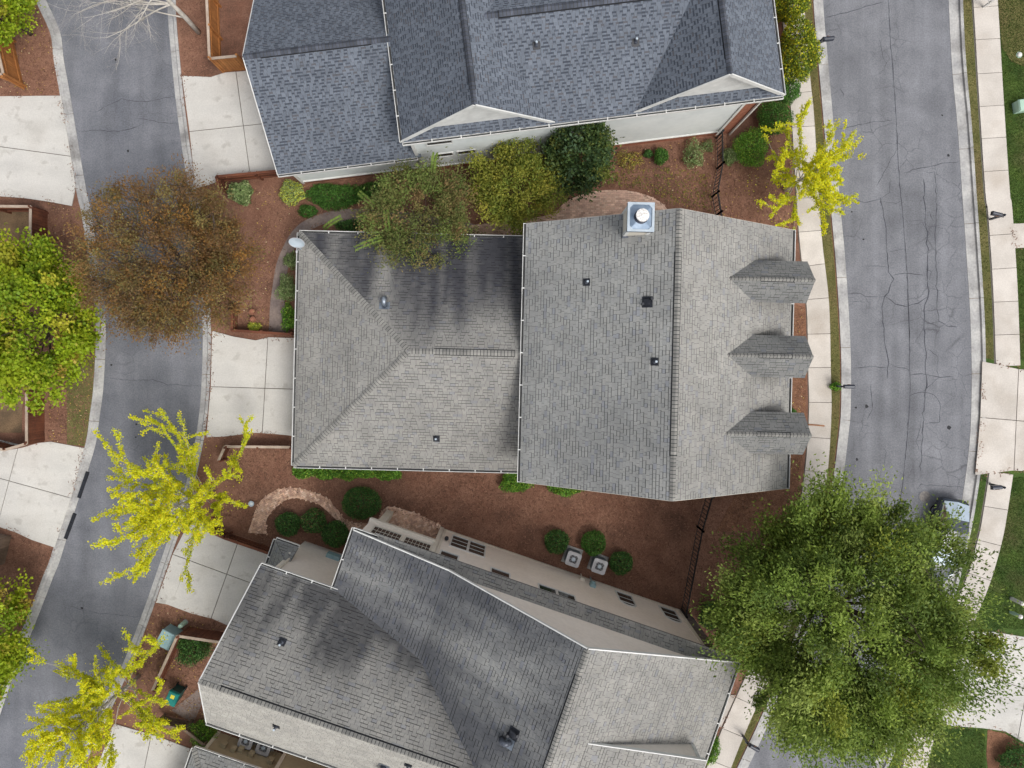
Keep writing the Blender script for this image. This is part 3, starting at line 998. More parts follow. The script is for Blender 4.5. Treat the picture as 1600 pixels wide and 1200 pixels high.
    def gutter(self, a, b, out, strap=0.75, w=0.14, h=0.11, mat='white'):
        """open gutter from a to b (house frame, top of the back edge); out = outward unit vector"""
        a, b, out = Vector(a), Vector(b), Vector(out)
        d = (b - a).normalized(); up = Vector((0, 0, 1))
        mb = MB()
        mb.obox(a + out * .008 - up * h / 2, b + out * .008 - up * h / 2, .014, h)
        mb.obox(a + out * (w - .010) - up * (h / 2 - .012), b + out * (w - .010) - up * (h / 2 - .012), .024, h + .01)
        mb.obox(a + out * w / 2 - up * (h + .006), b + out * w / 2 - up * (h + .006), w, .012)
        for e in (a, b):
            mb.obox(e + out * .0 - up * h / 2, e + out * w - up * h / 2, .02, h)
        g = self.build(mb, 'gutter', M[mat])
        db = MB(); db.obox(a + out * (w * .48) - up * (h - .012), b + out * (w * .48) - up * (h - .012), w - .045, .02); self.build(db, 'gutter_strip', M['deck'], g)  # thin dark strip along the gutter floor
        n = max(1, int((b - a).length / strap))
        st = MB()
        p = a + d * 0
        st.obox(Vector((0, 0, 0)) - out * .05, out * (w + .01), .05, .014)
        me = st.mesh('strap', M[mat])
        for i in range(1, n):
            inst('strap', me, g, loc=self.L(a + d * ((b - a).length * i / n) + up * .010))
        return g

    def lap_wall(self, name, a, b, z0, z1, out, mat, lap=0.18, parent=None):
        """lapped boards on a wall from a to b (xy), facing out"""
        a, b, out = Vector((*a, 0)), Vector((*b, 0)), Vector((*out, 0))
        mb = MB(); z = z0
        while z < z1 - 1e-6:
            zt = min(z + lap, z1)
            q = [a + out * .022 + Vector((0, 0, z)), b + out * .022 + Vector((0, 0, z)), b + out * .006 + Vector((0, 0, zt)), a + out * .006 + Vector((0, 0, zt))]
            mb.face(q)
            mb.face([a + out * .002 + Vector((0, 0, z)), b + out * .002 + Vector((0, 0, z)), q[1], q[0]])
            z = zt
        return self.build(mb, name, mat, parent)

    def window(self, x0, x1, z0, z1, y, sgn, rows=2, cols=1, frame='white', fw=0.07, bar=0.03, arch=False):
        """window in a wall at y facing sgn*y"""
        f = MB()
        f.box(x0 - fw, x1 + fw, min(y, y + sgn * .05), max(y, y + sgn * .05), z0 - fw * 1.4, z0)
        f.box(x0 - fw, x1 + fw, min(y, y + sgn * .045), max(y, y + sgn * .045), z1, z1 + fw)
        for xa in (x0 - fw, x1): f.box(xa, xa + fw, min(y, y + sgn * .045), max(y, y + sgn * .045), z0, z1)
        w = self.build(f, 'window', M[frame])
        bw = MB()
        for k in range(1, rows):
            z = z0 + (z1 - z0) * k / rows
            bw.box(x0, x1, min(y, y + sgn * .032), max(y, y + sgn * .032), z - bar / 2, z + bar / 2)
        for k in range(1, cols):
            x = x0 + (x1 - x0) * k / cols
            bw.box(x - bar / 2, x + bar / 2, min(y, y + sgn * .029), max(y, y + sgn * .029), z0, z1)
        if bw.v: self.build(bw, 'glazing_bar', M[frame], w)
        for i in range(rows):
            for k in range(cols):
                p = MB()
                xa, xb = x0 + (x1 - x0) * k / cols, x0 + (x1 - x0) * (k + 1) / cols
                za, zb = z0 + (z1 - z0) * i / rows, z0 + (z1 - z0) * (i + 1) / rows
                p.box(xa + .004, xb - .004, min(y + sgn * .003, y + sgn * .018), max(y + sgn * .003, y + sgn * .018), za + .004, zb - .004)
                self.build(p, 'pane', M['glass'], w)
        if arch:
            n = 10; xm = (x0 + x1) / 2; rx = (x1 - x0) / 2; hz = .38
            arc = [(xm + rx * math.cos(math.pi * k / n), z1 + fw + hz * math.sin(math.pi * k / n)) for k in range(n + 1)]
            p = MB(); ya, yb = y + sgn * .004, y + sgn * .02
            p.face([(x, yb, z) for x, z in arc]); p.face([(x, ya, z) for x, z in arc[::-1]])
            self.build(p, 'pane', M['glass'], w)
            q = MB()
            for (xa, za), (xb, zb) in zip(arc[:-1], arc[1:]):
                q.obox((xa, y + sgn * .025, za), (xb, y + sgn * .025, zb), .05, .06)
            self.build(q, 'arch_frame', M[frame], w)
        return w

    def pipe_vent(self, key, u, v, kind='boot'):
        o, n = self.on(key, u, v)
        base = MB()
        t = n.orthogonal().normalized(); t = Vector((n.y, -n.x, 0)).normalized() if abs(n.z) < .999 else t
        s = n.cross(t)
        if kind == 'boot':
            q = [o + (t * a + s * b) * .17 + n * .03 for a, b in ((-1, -1), (1, -1), (1, 1), (-1, 1))]
            base.hexa([p for p in q] + [p + n * .012 for p in q])
            vt = self.build(base, 'vent_pipe', M['black'], self.roof)
            m2 = MB(); m2.tube([o + n * .03, o + Vector((0, 0, .12)), o + Vector((0, 0, .16)), o + Vector((0, 0, .36))], [.10, .075, .055, .055], 10)
            self.build(m2, 'vent_pipe', M['lead'], self.roof, smooth=True)
            m3 = MB(); m3.tube([o + Vector((0, 0, .36)), o + Vector((0, 0, .385))], [.05, .05], 10)
            self.build(m3, 'pipe_collar', M['dish'], self.roof)
        elif kind == 'box':
            q = [o + (t * a + s * b) * .24 + n * .03 for a, b in ((-1, -1), (1, -1), (1, 1), (-1, 1))]
            base.hexa([p for p in q] + [p + n * .012 for p in q])
            base.hexa([o + (t * a + s * b) * .17 + n * .042 for a, b in ((-1, -1), (1, -1), (1, 1), (-1, 1))] +
                      [o + (t * a + s * b) * .12 + n * .17 for a, b in ((-1, -1), (1, -1), (1, 1), (-1, 1))])
            base.tube([o + n * .10 + s * .22 - t * .1, o + n * .10 + s * .22 - t * .1 + Vector((0, 0, .25))], [.06, .06], 8)
            base.tube([o + n * .10 - s * .20 + t * .12, o + n * .10 - s * .20 + t * .12 + Vector((0, 0, .22))], [.07, .07], 8)
            self.build(base, 'roof_vent', M['black'], self.roof)
        else:                                   # gooseneck: bright flashing, hooded throat
            q = [o + (t * a * .26 + s * b * .2) + n * .03 for a, b in ((-1, -1), (1, -1), (1, 1), (-1, 1))]
            base.hexa([p for p in q] + [p + n * .012 for p in q])
            self.build(base, 'vent_flashing', M['steel'], self.roof)
            m2 = MB()
            m2.tube([o + n * .04, o + n * .25, o + n * .36 + s * .06, o + n * .36 + s * .2, o + n * .26 + s * .3], [.12, .12, .13, .13, .13], 12)
            self.build(m2, 'roof_vent', M['steel'] if kind == 'goose' else M['lead'], self.roof, smooth=True)
            m3 = MB(); m3.tube([o + n * .25 + s * .29, o + n * .14 + s * .36], [.135, .13], 12)
            self.build(m3, 'vent_hood', M['black'], self.roof)


def nrm_of(pts):
    a, b, c = Vector(pts[0]), Vector(pts[1]), Vector(pts[2])
    return (b - a).cross(c - b).normalized()


def streaks(seed, amt, top_fade, fx=1.6, low=0.0, eaveband=0.0):
    """algae: dark streaks running down the slope, strongest low down, fading towards top_fade metres up"""
    def f(a, b):
        n1 = fbm(a * fx * .45, b * .12 + 3, seed, 3)
        n2 = fbm(a * fx * 2.2, b * .22, seed + 9, 2)
        edge = top_fade * (0.55 + 0.9 * n1)
        k = 1 / (1 + math.exp((b - edge) * 2.2))
        d = amt * k * (0.62 + 0.6 * n2 + .25 * (n1 - .5))
        d += low * (fbm(a * .5, b * .5, seed + 20, 3) - .35)
        d += eaveband * math.exp(-b * 1.6)
        d = max(-.06, min(.78, d))
        return (1 - d, 1 - d * .985, 1 - d * .93)
    return f


def patches(seed, amt, scale=.35):
    def f(a, b):
        d = amt * (fbm(a * scale, b * scale * .7, seed, 4) - .42) * 2
        d += .16 * max(0, 1 - b / .7) * fbm(a * 1.3, 0, seed + 4, 2)
        d = max(-.05, min(.5, d))
        return (1 - d, 1 - d * .98, 1 - d * .93)
    return f


# ---------------- the middle house: a gabled block with a chimney and three dormers, and a hipped garage wing
H1 = House('house', 'grey shingled middle house with three dormers, beige chimney and hipped garage wing', -1.4, 2.0, 0.6, PAL_GREY, M['cap'])
XL, XR, YS, YN = 0.68, 13.5, -5.62, 6.82
XM, ZE, ZR = 7.09, 5.8, 9.8
sl1 = (ZR - ZE) / (XM - XL)
H1.slope('west', [(XL, YN, ZE), (XL, YS, ZE), (XM, YS, ZR), (XM, YN, ZR)], patches(3, .26, .3), PAL_GREY)
def east_tone(a, b):  # blotches, and darker along both sides of each dormer, most on the north
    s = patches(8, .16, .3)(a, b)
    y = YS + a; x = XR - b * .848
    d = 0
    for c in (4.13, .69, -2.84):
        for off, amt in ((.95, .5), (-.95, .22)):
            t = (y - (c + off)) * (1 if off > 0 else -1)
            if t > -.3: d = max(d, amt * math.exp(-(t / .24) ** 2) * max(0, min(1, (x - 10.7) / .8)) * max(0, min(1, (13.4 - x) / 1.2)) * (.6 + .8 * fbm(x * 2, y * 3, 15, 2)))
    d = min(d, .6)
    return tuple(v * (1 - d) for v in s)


H1.slope('east', [(XR, YS, ZE), (XR, YN, ZE), (XM, YN, ZR), (XM, YS, ZR)], east_tone, PAL_TAN)
# garage wing
GX, GYS, GYN, GZE, GZR = -11.05, -5.5, 6.6, 3.0, 5.68
GYM = (GYS + GYN) / 2; GAP = (-4.85, GYM, GZR)


def garage_stain(a, b):
    # a runs along the north eave from east (0) to west, b up the slope
    n1 = fbm(a * .55, b * .1, 31, 3); n2 = fbm(a * 1.9, b * .18, 37, 2)
    edge = 4.9 + 2.4 * (n1 - .5) * 2
    if a > 8.6: edge -= (a - 8.6) * .6
    k = 1 / (1 + math.exp((b - edge) * 2.0))
    gap = math.exp(-((a - 7.6) / .42) ** 2) * .85 + math.exp(-((a - 10.2) / .5) ** 2) * .5
    d = .84 * k * (0.70 + .6 * (n2 - .3) + .5 * (fbm(a * 4.5, b * .2, 39, 2) - .45)) * (1 - gap)
    d = max(0, min(.80, d))
    return (1 - d, 1 - d * .99, 1 - d * .93)


H1.slope('gnorth', [(XL + .5, GYN, GZE), (GX, GYN, GZE), GAP, (XL + .5, GYM, GZR)], garage_stain, PAL_TAN)
H1.slope('gwest', [(GX, GYN, GZE), (GX, GYS, GZE), GAP], patches(14, .22, .5), PAL_TAN)
H1.slope('gsouth', [(GX, GYS, GZE), (XL + .5, GYS, GZE), (XL + .5, GYM, GZR), GAP], patches(21, .12, .4), PAL_TAN)
H1.finish_roof()
nW, nE = nrm_of(H1.planes['west']), nrm_of(H1.planes['east'])
H1.caps((XM, YS, ZR), (XM, YN, ZR), nW, nE, vent=(1.9, 10.6))
nGN, nGW, nGS = (nrm_of(H1.planes[k]) for k in ('gnorth', 'gwest', 'gsouth'))
H1.caps((GX, GYN, GZE), GAP, nGN, nGW)
H1.caps((GX, GYS, GZE), GAP, nGS, nGW)
H1.caps((XL + .4, GYM, GZR), GAP, nGN, nGS, vent=(.8, 4.7))
w = MB()
w.box(1.1, 13.1, -5.2, 6.4, GZ, ZE - .02)
w.prism([(-10.6, -5.1), (1.1, -5.1), (1.1, 6.2), (-10.6, 6.2)], GZ, GZE - .02)
for y in (-5.2, 6.4):
    yy = (y, y + .2) if y < 0 else (y - .2, y)
    pts = [(1.1, ZE - .02), (13.1, ZE - .02), (XM, ZR - .28)]
    w.face([(x, yy[0], z) for x, z in pts]); w.face([(x, yy[1], z) for x, z in pts[::-1]])
H1.build(w, 'wall', M['stucco'])
for y in (YS, YN):
    for (x0, z0) in ((XL, ZE), (XR, ZE)):
        fa = MB(); fa.obox((x0, y, z0 - .10), (XM, y, ZR - .10), .03, .16); H1.build(fa, 'rake_board', M['cream'])
H1.gutter((XL, YN, ZE), (XL, YS, ZE), (-1, 0, 0), strap=1.5)
H1.gutter((XR, YS, ZE), (XR, YN, ZE), (1, 0, 0), strap=1.6)
H1.gutter((GX, GYN, GZE), (GX, GYS, GZE), (-1, 0, 0), strap=1.4)
H1.gutter((GX, GYS, GZE), (XL + .4, GYS, GZE), (0, -1, 0), strap=1.3)
H1.gutter((XL + .4, GYN, GZE), (GX, GYN, GZE), (0, 1, 0), strap=1.5)
for x in (2.6, 5.2, 9.2, 11.4): H1.window(x - .5, x + .5, 1.0, 2.6, -5.2, -1, 2, 2)
for y0 in (-4.4, 1.2):
    gd = MB(); gd.box(-10.66, -10.60, y0, y0 + 4.6, GZ, 2.45); H1.build(gd, 'garage_door', M['cream'])
# dormers
for vv in (437, 553, 678):
    ctr = {437: 4.13, 553: .69, 678: -2.84}[vv]
    hw, zr, ze, xf = .95, 8.13, 7.24, 13.64
    dm = MB()
    xb = XM + (ZR - zr) / sl1 - .05            # where the dormer ridge meets the main roof
    sides = []
    d_root = None
    deck = MB()
    xe = XM + (ZR - ze) / sl1
    for sg in (-1, 1):
        y1 = ctr + sg * hw
        pts = [(xf, y1, ze), (xe, y1, ze), (xb, ctr, zr), (xf, ctr, zr)]
        if sg < 0: pts = [(xe, y1, ze), (xf, y1, ze), (xf, ctr, zr), (xb, ctr, zr)]
        sides.append([Vector(p) for p in pts])
        deck.face(pts); deck.face([(p[0], p[1], p[2] - .10) for p in pts[::-1]])
        deck.face([(xf, y1, ze - .10), (xf, y1, ze), (xf, ctr, zr), (xf, ctr, zr - .10)])
        deck.face([(xe, y1, ze - .10), (xf, y1, ze - .10), (xf, y1, ze), (xe, y1, ze)])
    d_root = H1.build(deck, 'dormer', M['deck'])
    for i, pts in enumerate(sides):
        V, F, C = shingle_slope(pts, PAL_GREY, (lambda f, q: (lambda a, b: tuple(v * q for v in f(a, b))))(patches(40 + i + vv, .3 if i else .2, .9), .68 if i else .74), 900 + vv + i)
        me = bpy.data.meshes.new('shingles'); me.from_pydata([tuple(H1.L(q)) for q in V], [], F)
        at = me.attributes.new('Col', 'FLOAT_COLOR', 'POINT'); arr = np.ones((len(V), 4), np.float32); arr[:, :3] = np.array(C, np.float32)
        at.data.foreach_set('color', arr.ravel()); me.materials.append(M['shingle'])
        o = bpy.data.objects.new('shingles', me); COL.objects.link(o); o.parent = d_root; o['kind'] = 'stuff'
    keep, H1.roof = H1.roof, d_root
    H1.caps((xf, ctr, zr), (xb + .1, ctr, zr), nrm_of(sides[0]), nrm_of(sides[1]), vent=(.9, 2.4), hw=.13)
    H1.roof = keep
    ck = MB()
    ck.box(xe - 1.0, xf - .18, ctr - hw + .16, ctr + hw - .16, 5.9, ze + .02)
    pts = [(ctr - hw + .16, ze + .02), (ctr + hw - .16, ze + .02), (ctr, zr - .2)]
    ck.face([(xf - .18, y, z) for y, z in pts])
    H1.build(ck, 'cheek_wall', M['stone'], d_root)
    gl = MB(); gl.box(xf - .176, xf - .15, ctr - .42, ctr + .42, 6.05, 6.9); H1.build(gl, 'pane', M['glass'], d_root)
# chimney
ch = MB(); cx0, cx1, cy0, cy1 = 4.86, 5.98, 5.76, 6.98
ch.box(cx0 + .06, cx1 - .06, cy0 + .06, cy1 - .06, GZ, 9.78)
chim = H1.build(ch, 'chimney', M['cream'])
for x in (cx0 + .04, cx1 - .18):
    for y in (cy0 + .04, cy1 - .18):
        tr = MB(); tr.box(x, x + .14, y, y + .14, 5.9, 9.775); H1.build(tr, 'corner_board', M['white'], chim)
cp = MB(); cp.box(cx0, cx1, cy0, cy1, 9.78, 9.98); H1.build(cp, 'cap_skirt', M['navy'], chim)
cp = MB()
cp.box(cx0 - .01, cx1 + .01, cy0 - .01, cy0 + .09, 9.98, 10.03); cp.box(cx0 - .01, cx1 + .01, cy1 - .09, cy1 + .01, 9.98, 10.03)
cp.box(cx0 - .01, cx0 + .09, cy0 + .09, cy1 - .09, 9.98, 10.03); cp.box(cx1 - .09, cx1 + .01, cy0 + .09, cy1 - .09, 9.98, 10.03)
for sx, sy in ((cx0 + .09, cy0 + .09), (cx1 - .09, cy0 + .09), (cx1 - .09, cy1 - .09), (cx0 + .09, cy1 - .09)):
    dx = .14 if sx < 5.4 else -.14; dy = .14 if sy < 6.3 else -.14
    q = [(sx, sy), (sx + dx, sy), (sx, sy + dy)]
    cp.prism(q, 9.985, 10.027)
H1.build(cp, 'cap_rim', M['dish'], chim)
pan = MB()
mx, my = (cx0 + cx1) / 2, (cy0 + cy1) / 2
ring4 = [(cx0 + .09, cy0 + .09), (cx1 - .09, cy0 + .09), (cx1 - .09, cy1 - .09), (cx0 + .09, cy1 - .09)]
for i in range(4):
    a, b = ring4[i], ring4[(i + 1) % 4]
    pan.face([(a[0], a[1], 9.983), (b[0], b[1], 9.983), (mx + (b[0] - mx) * .3, my + (b[1] - my) * .3, 10.06), (mx + (a[0] - mx) * .3, my + (a[1] - my) * .3, 10.06)])
H1.build(pan, 'cap_pan', M['capmetal'], chim)
fl = MB(); fl.lathe([(.30, 0), (.30, .06), (.22, .08), (.22, .34)], (mx, my, 10.0), 20); H1.build(fl, 'flue', M['navy'], chim, smooth=False)
fl = MB(); fl.lathe([(.27, 0), (.28, .02), (.27, .09), (.05, .13)], (mx, my, 10.34), 22); H1.build(fl, 'flue_cap', M['whitecap'], chim)
fls = MB(); fls.box(cx0 + .02, cx1 - .02, cy0 - .02, cy0 + .05, 8.38, 8.60); H1.build(fls, 'flashing', M['lead'], chim)
# vents
H1.pipe_vent('west', 917, 441); H1.pipe_vent('west', 1012, 472, 'box'); H1.pipe_vent('west', 1023, 565)
H1.pipe_vent('gnorth', 601, 478, 'goose'); H1.pipe_vent('gsouth', 682, 685)

# ---------------- the upper house: blue-grey roofs, two front gables, garage wing
H2 = House('house', 'white sided upper house with blue-grey shingle roofs and two gables', 7.0, 2.0, 16.0, PAL_SLATE, M['capdark'])
E2, R2 = 6.2, 9.65
W2C, W2H, W3C, W3H = -0.1, 3.63, 10.95, 3.55
RY = 11.2; NY = 21.0
def sst(seed): return patches(seed, .12, .3)
H2.slope('g_s', [(-10.72, 11.3, 3.0), (-3.2, 11.3, 3.0), (-3.2, 16.05, 6.3), (-10.72, 16.05, 6.3)], sst(1))
H2.slope('g_n', [(-3.2, 20.8, 3.0), (-10.72, 20.8, 3.0), (-10.72, 16.05, 6.3), (-3.2, 16.05, 6.3)], sst(2))
H2.slope('w2_w', [(W2C - W2H, NY, E2), (W2C - W2H, RY, E2), (W2C, RY, R2), (W2C, NY, R2)], sst(3))
H2.slope('w2_e', [(W2C + W2H, RY, E2), (W2C + W2H, NY, E2), (W2C, NY, R2), (W2C, RY, R2)], sst(4))
H2.slope('w3_w', [(W3C - W3H, NY, E2), (W3C - W3H, RY, E2), (W3C, RY, R2 - .08), (W3C, NY, R2 - .08)], sst(5))
H2.slope('w3_e', [(W3C + W3H, RY, E2), (W3C + W3H, NY, E2), (W3C, NY, R2 - .08), (W3C, RY, R2 - .08)], sst(6))
H2.slope('mid_s', [(W2C + W2H - .15, 11.12, E2), (W3C - W3H + .15, 11.12, E2), (W3C - .6, 15.35, 8.8), (W2C + .6, 15.35, 8.8)], sst(7))
H2.slope('mid_n', [(W3C - .6, 19.6, E2), (W2C + .6, 19.6, E2), (W2C + .6, 15.35, 8.8), (W3C - .6, 15.35, 8.8)], sst(8))
for c, h_ in ((W2C, W2H), (W3C, W3H)):         # pent roofs under the gables
    H2.slope('pent%g' % c, [(c - h_ + .06, 11.10, E2 - .02), (c + h_ - .06, 11.10, E2 - .02), (c + h_ - .5, 11.62, E2 + .44), (c - h_ + .5, 11.62, E2 + .44)], sst(9))
H2.finish_roof()
pl = H2.planes
H2.caps((-10.72, 16.05, 6.3), (-3.2, 16.05, 6.3), nrm_of(pl['g_s']), nrm_of(pl['g_n']), hw=.17, vent=(.8, 6.1))
H2.caps((W2C, RY, R2), (W2C, NY, R2), nrm_of(pl['w2_w']), nrm_of(pl['w2_e']), hw=.17, vent=(.7, 9))
H2.caps((W3C, RY, R2 - .08), (W3C, NY, R2 - .08), nrm_of(pl['w3_w']), nrm_of(pl['w3_e']), hw=.17, vent=(.7, 9))
H2.caps((W2C + .9, 15.35, 8.8), (W3C - .9, 15.35, 8.8), nrm_of(pl['mid_s']), nrm_of(pl['mid_n']), hw=.17, vent=(.6, 8.8))
w = MB()
w.box(-3.35, 13.78, 11.45, 20.7, GZ, E2 - .14)
w.box(-10.2, -3.35, 11.55, 20.5, GZ, 2.9)
H2.build(w, 'wall', M['siding'])
H2.lap_wall('siding', (-3.35, 11.45), (13.10, 11.45), .62, E2 - .15, (0, -1), M['siding'])
H2.lap_wall('siding', (-10.2, 11.55), (-3.35, 11.55), .45, 2.88, (0, -1), M['siding'])
for c, h_ in ((W2C, W2H), (W3C, W3H)):
    gw = MB(); k = (R2 - E2) / h_
    zb = E2 + .35
    hb = h_ - (zb - E2) / k - .1
    gw.face([(c - hb, 11.52, zb), (c + hb, 11.52, zb), (c, 11.52, zb + hb * k)])
    gw.face([(c + hb, 11.7, zb), (c - hb, 11.7, zb), (c, 11.7, zb + hb * k)])
    H2.build(gw, 'gable_wall', M['white'])
for c, h_ in ((W2C, W2H), (W3C, W3H)):
    zt = R2 if c == W2C else R2 - .08
    for sg in (-1, 1):
        rb = MB(); rb.obox((c + sg * h_, RY - .02, E2 - .05), (c, RY - .02, zt - .05), .05, .2); H2.build(rb, 'rake_board', M['white'])
# brick plinth, brick return and corner boards
pb = MB(); pb.box(-3.35, 13.1, 11.38, 11.45, GZ, .60); H2.build(pb, 'plinth', M['redbrick'])
pb = MB(); pb.box(-10.2, -3.36, 11.49, 11.55, GZ, .44); H2.build(pb, 'plinth', M['redbrick'])
br = MB(); br.box(13.22, 13.82, 11.40, 11.45, GZ, E2 - .16); br.box(13.78, 13.84, 11.40, 20.7, GZ, E2 - .16)
H2.build(br, 'brick_facing', M['redbrick'])
for bb in ((13.08, 13.22, 11.37, 11.45, GZ, E2 - .15), (-3.50, -3.34, 11.37, 11.45, 2.6, E2 - .15), (-3.44, -3.28, 11.36, 11.45, GZ, 2.6), (-10.24, -10.10, 11.47, 11.55, GZ, 2.85), (-3.27, 13.07, 11.36, 11.45, .605, .68), (-10.09, -3.45, 11.46, 11.55, .445, .52)):
    cb = MB(); cb.box(*bb); H2.build(cb, 'corner_board' if bb[5] > 1 else 'skirt_board', M['white'])
ds = MB(); ds.obox((13.86, 11.33, GZ), (13.86, 11.33, E2 - .2), .08, .10, up=(0, 1, 0)); H2.build(ds, 'downspout', M['white'])
H2.gutter((W2C - W2H, 11.10, E2), (W3C + W3H, 11.10, E2), (0, -1, 0), strap=1.4)
H2.gutter((W2C - W2H, NY, E2), (W2C - W2H, RY - .05, E2), (-1, 0, 0), strap=1.2)
H2.gutter((W3C + W3H, RY - .05, E2), (W3C + W3H, NY, E2), (1, 0, 0), strap=1.2)
H2.gutter((-10.72, 11.3, 3.0), (-3.4, 11.3, 3.0), (0, -1, 0), strap=1.2)
for y in (11.3, 20.8):
    wr = MB(); wr.obox((-10.74, y, 2.92), (-10.74, 16.05, 6.22), .04, .18); H2.build(wr, 'rake_board', M['white'])
for (x0, x1, z0, z1, rws, cls) in ((-2.7, -1.47, 4.35, 5.8, 2, 1), (-2.5, -1.6, 2.25, 2.75, 1, 1), (-1.28, -.4, 2.25, 2.75, 1, 1)):
    H2.window(x0, x1, z0, z1, 11.425, -1, rws, cls)
gd = MB(); gd.box(-10.26, -10.2, 12.6, 17.2, GZ, 2.4); H2.build(gd, 'garage_door', M['white'])
dv = MB(); dv.box(2.2, 2.4, 11.33, 11.43, 1.6, 1.8); H2.build(dv, 'wall_vent', M['white'])
H2.pipe_vent('mid_s', 838, 71); H2.pipe_vent('mid_s', 993, 66)

# ---------------- the lower house: long low gable, two-storey garage wing, shed dormer
H3 = House('house', 'beige stucco lower house with stained grey shingle roof and long gable', -19.0, 4.0, -16.0, PAL_GREY, M['cap'])
E3, R3, RX, EX = 6.2, 11.2, 6.77, 14.9
k3 = (R3 - E3) / (EX - RX)
BX = 0.5; BZ = R3 - k3 * (RX - BX); WX = -4.4
N3, S3 = -9.85, -25.0
dk = streaks(51, .40, 7.0, 1.0, .5)
def main_w(a, b):
    d = .30 + .8 * (fbm(a * .32, b * .22, 61, 3) - .45) + .75 * (fbm(a * 1.1, b * .14, 67, 3) - .45) + .3 * (fbm(a * 3.2, b * .25, 69, 2) - .5)
    return d
def mix_d(d):
    d = max(.0, min(.66, d))
    return (1 - d, 1 - d * .985, 1 - d * .92)
def main_hi(a, b):
    x = BX + b * .85; yv = -14.1 - (x - .5) / 3.98 * 2.9
    return mix_d(main_w(a, b + 5.03) + .10 * max(0, 1 - b / 4) + .34 * math.exp(-abs((N3 - a) - yv) / .45) + .12 * math.exp(-a / .5))
def main_lo(a, b):
    x = WX + b * .97; yv = -12.85 - (x + 4.4) / 4.9 * 1.25
    return mix_d(.10 + main_w(a, b) + .12 * math.exp(-a / .5) + .34 * math.exp(-abs((N3 - a) - yv) / .45))
def wing_n(a, b):
    n1 = fbm(a * .7, b * .10, 71, 3); n2 = fbm(a * 2.6, b * .25, 73, 2)
    edge = 3.0 + 3.0 * (n1 - .5) * 2
    k = 1 / (1 + math.exp((b - edge) * 2.2))
    y = -12.85 - b / 1.31
    xv = -4.4 + (-12.85 - y) / 1.25 * 4.9 if y > -14.1 else .5 + (-14.1 - y) / 2.9 * 3.98
    dist = max(0, a - (4.9 - xv))
    n3 = fbm(a * 4.5, b * .35, 79, 2)
    d = .72 * k * (.35 + 1.1 * n2) * (.6 + .8 * n3) + .5 * math.exp(-dist / (.5 + 1.2 * n2)) * (.6 + .6 * n3)
    d = max(0, min(.70, d))
    return (1 - d, 1 - d * .99, 1 - d * .95)
H3.slope('east', [(EX, S3, E3), (EX, N3, E3), (RX, N3, R3), (RX, S3, R3)], patches(55, .16, .3), PAL_TAN)
H3.slope('west_hi', [(BX, N3, BZ), (BX, S3, BZ), (RX, S3, R3), (RX, N3, R3)], main_hi)
H3.slope('west_lo', [(WX, N3, E3), (WX, -14.2, E3), (BX + .02, -14.2, BZ + .004), (BX + .02, N3, BZ + .004)], main_lo)
GN, GS, GR, GRZ, GE = -12.85, -20.7, -17.0, 9.85, 6.25
H3.slope('wing_n', [(4.9, GN, GE), (-8.04, GN, GE), (-8.04, GR, GRZ), (4.9, GR, GRZ)], wing_n, PAL_TAN)
H3.slope('wing_s', [(-8.04, GS, GE), (4.9, GS, GE), (4.9, GR, GRZ), (-8.04, GR, GRZ)], patches(58, .08, .5),
         Palette([(srgb(160, 157, 149), 10), (srgb(168, 165, 156), 6), (srgb(150, 148, 142), 6)], .8, .4, .04))
H3.slope('pent', [(14.75, -9.63, E3 - .02), (-3.4, -9.63, E3 - .02), (-2.6, -10.22, E3 + .46), (14.1, -10.22, E3 + .46)], patches(59, .2, .5), PAL_TAN)
H3.slope('porch_w', [(-8.45, -12.5, 3.2), (-8.45, -21.2, 3.2), (-7.55, -21.2, 3.95), (-7.55, -13.05, 3.95)], patches(60, .3, .8))
H3.slope('porch_n', [(-7.22, -12.5, 3.2), (-8.45, -12.5, 3.2), (-7.55, -13.05, 3.95), (-7.22, -13.05, 3.95)], patches(60, .4, .8))
# shed dormer on the front slope
H3.slope('shed', [(14.15, -19.0, 8.15), (14.15, -13.9, 8.15), (8.25, -13.9, 10.32), (8.25, -19.0, 10.32)], patches(63, .12, .4), PAL_TAN)
H3.finish_roof()
pl = H3.planes
H3.caps((RX, S3, R3), (RX, N3, R3), nrm_of(pl['west_hi']), nrm_of(pl['east']), vent=(1, 14.0))
H3.caps((-8.04, GR, GRZ), (4.4, GR, GRZ), nrm_of(pl['wing_n']), nrm_of(pl['wing_s']), vent=(.9, 11.6))
w = MB()
w.box(.62, 13.53, -24.6, -9.9, GZ, E3 - .14)
w.box(-.62, .62, -20.3, -9.9, GZ, E3 - .14)
w.box(-4.12, -.62, -20.3, -9.9, 3.1, E3 - .14)
w.box(-4.12, -.62, -20.3, -12.0, GZ, 3.1)
w.box(-7.6, -4.12, -20.4, -13.07, GZ, E3 - .14)
H3.build(w, 'wall', M['stucco'])
gw = MB()
zb = E3 + .2
for (y, rev) in ((-10.2, False), (-10.4, True)):
    pts = [(RX + (R3 - .14 - zb) / k3, y, zb), (RX, y, R3 - .14), (BX, y, BZ - .14), (WX + 1.0, y, zb)]
    gw.face(pts if not rev else pts[::-1])
H3.build(gw, 'gable_wall', M['stucco'])
st = MB(); st.box(13.53, 14.27, -24.4, -9.94, GZ, E3 - .2); H3.build(st, 'stone_facing', M['stone'])
for bb in ((13.36, 13.56, -9.9, -9.86, GZ, E3 - .15), (-.44, 13.36, -9.9, -9.87, GZ, .3), (-.66, -.45, -9.9, -9.82, GZ, E3 - .15), (-.42, -.28, -9.9, -9.85, GZ + .2, E3 - .15)):
    cb = MB(); cb.box(*bb); H3.build(cb, 'corner_board' if bb[5] > 1 else 'skirt_board', M['cream'])
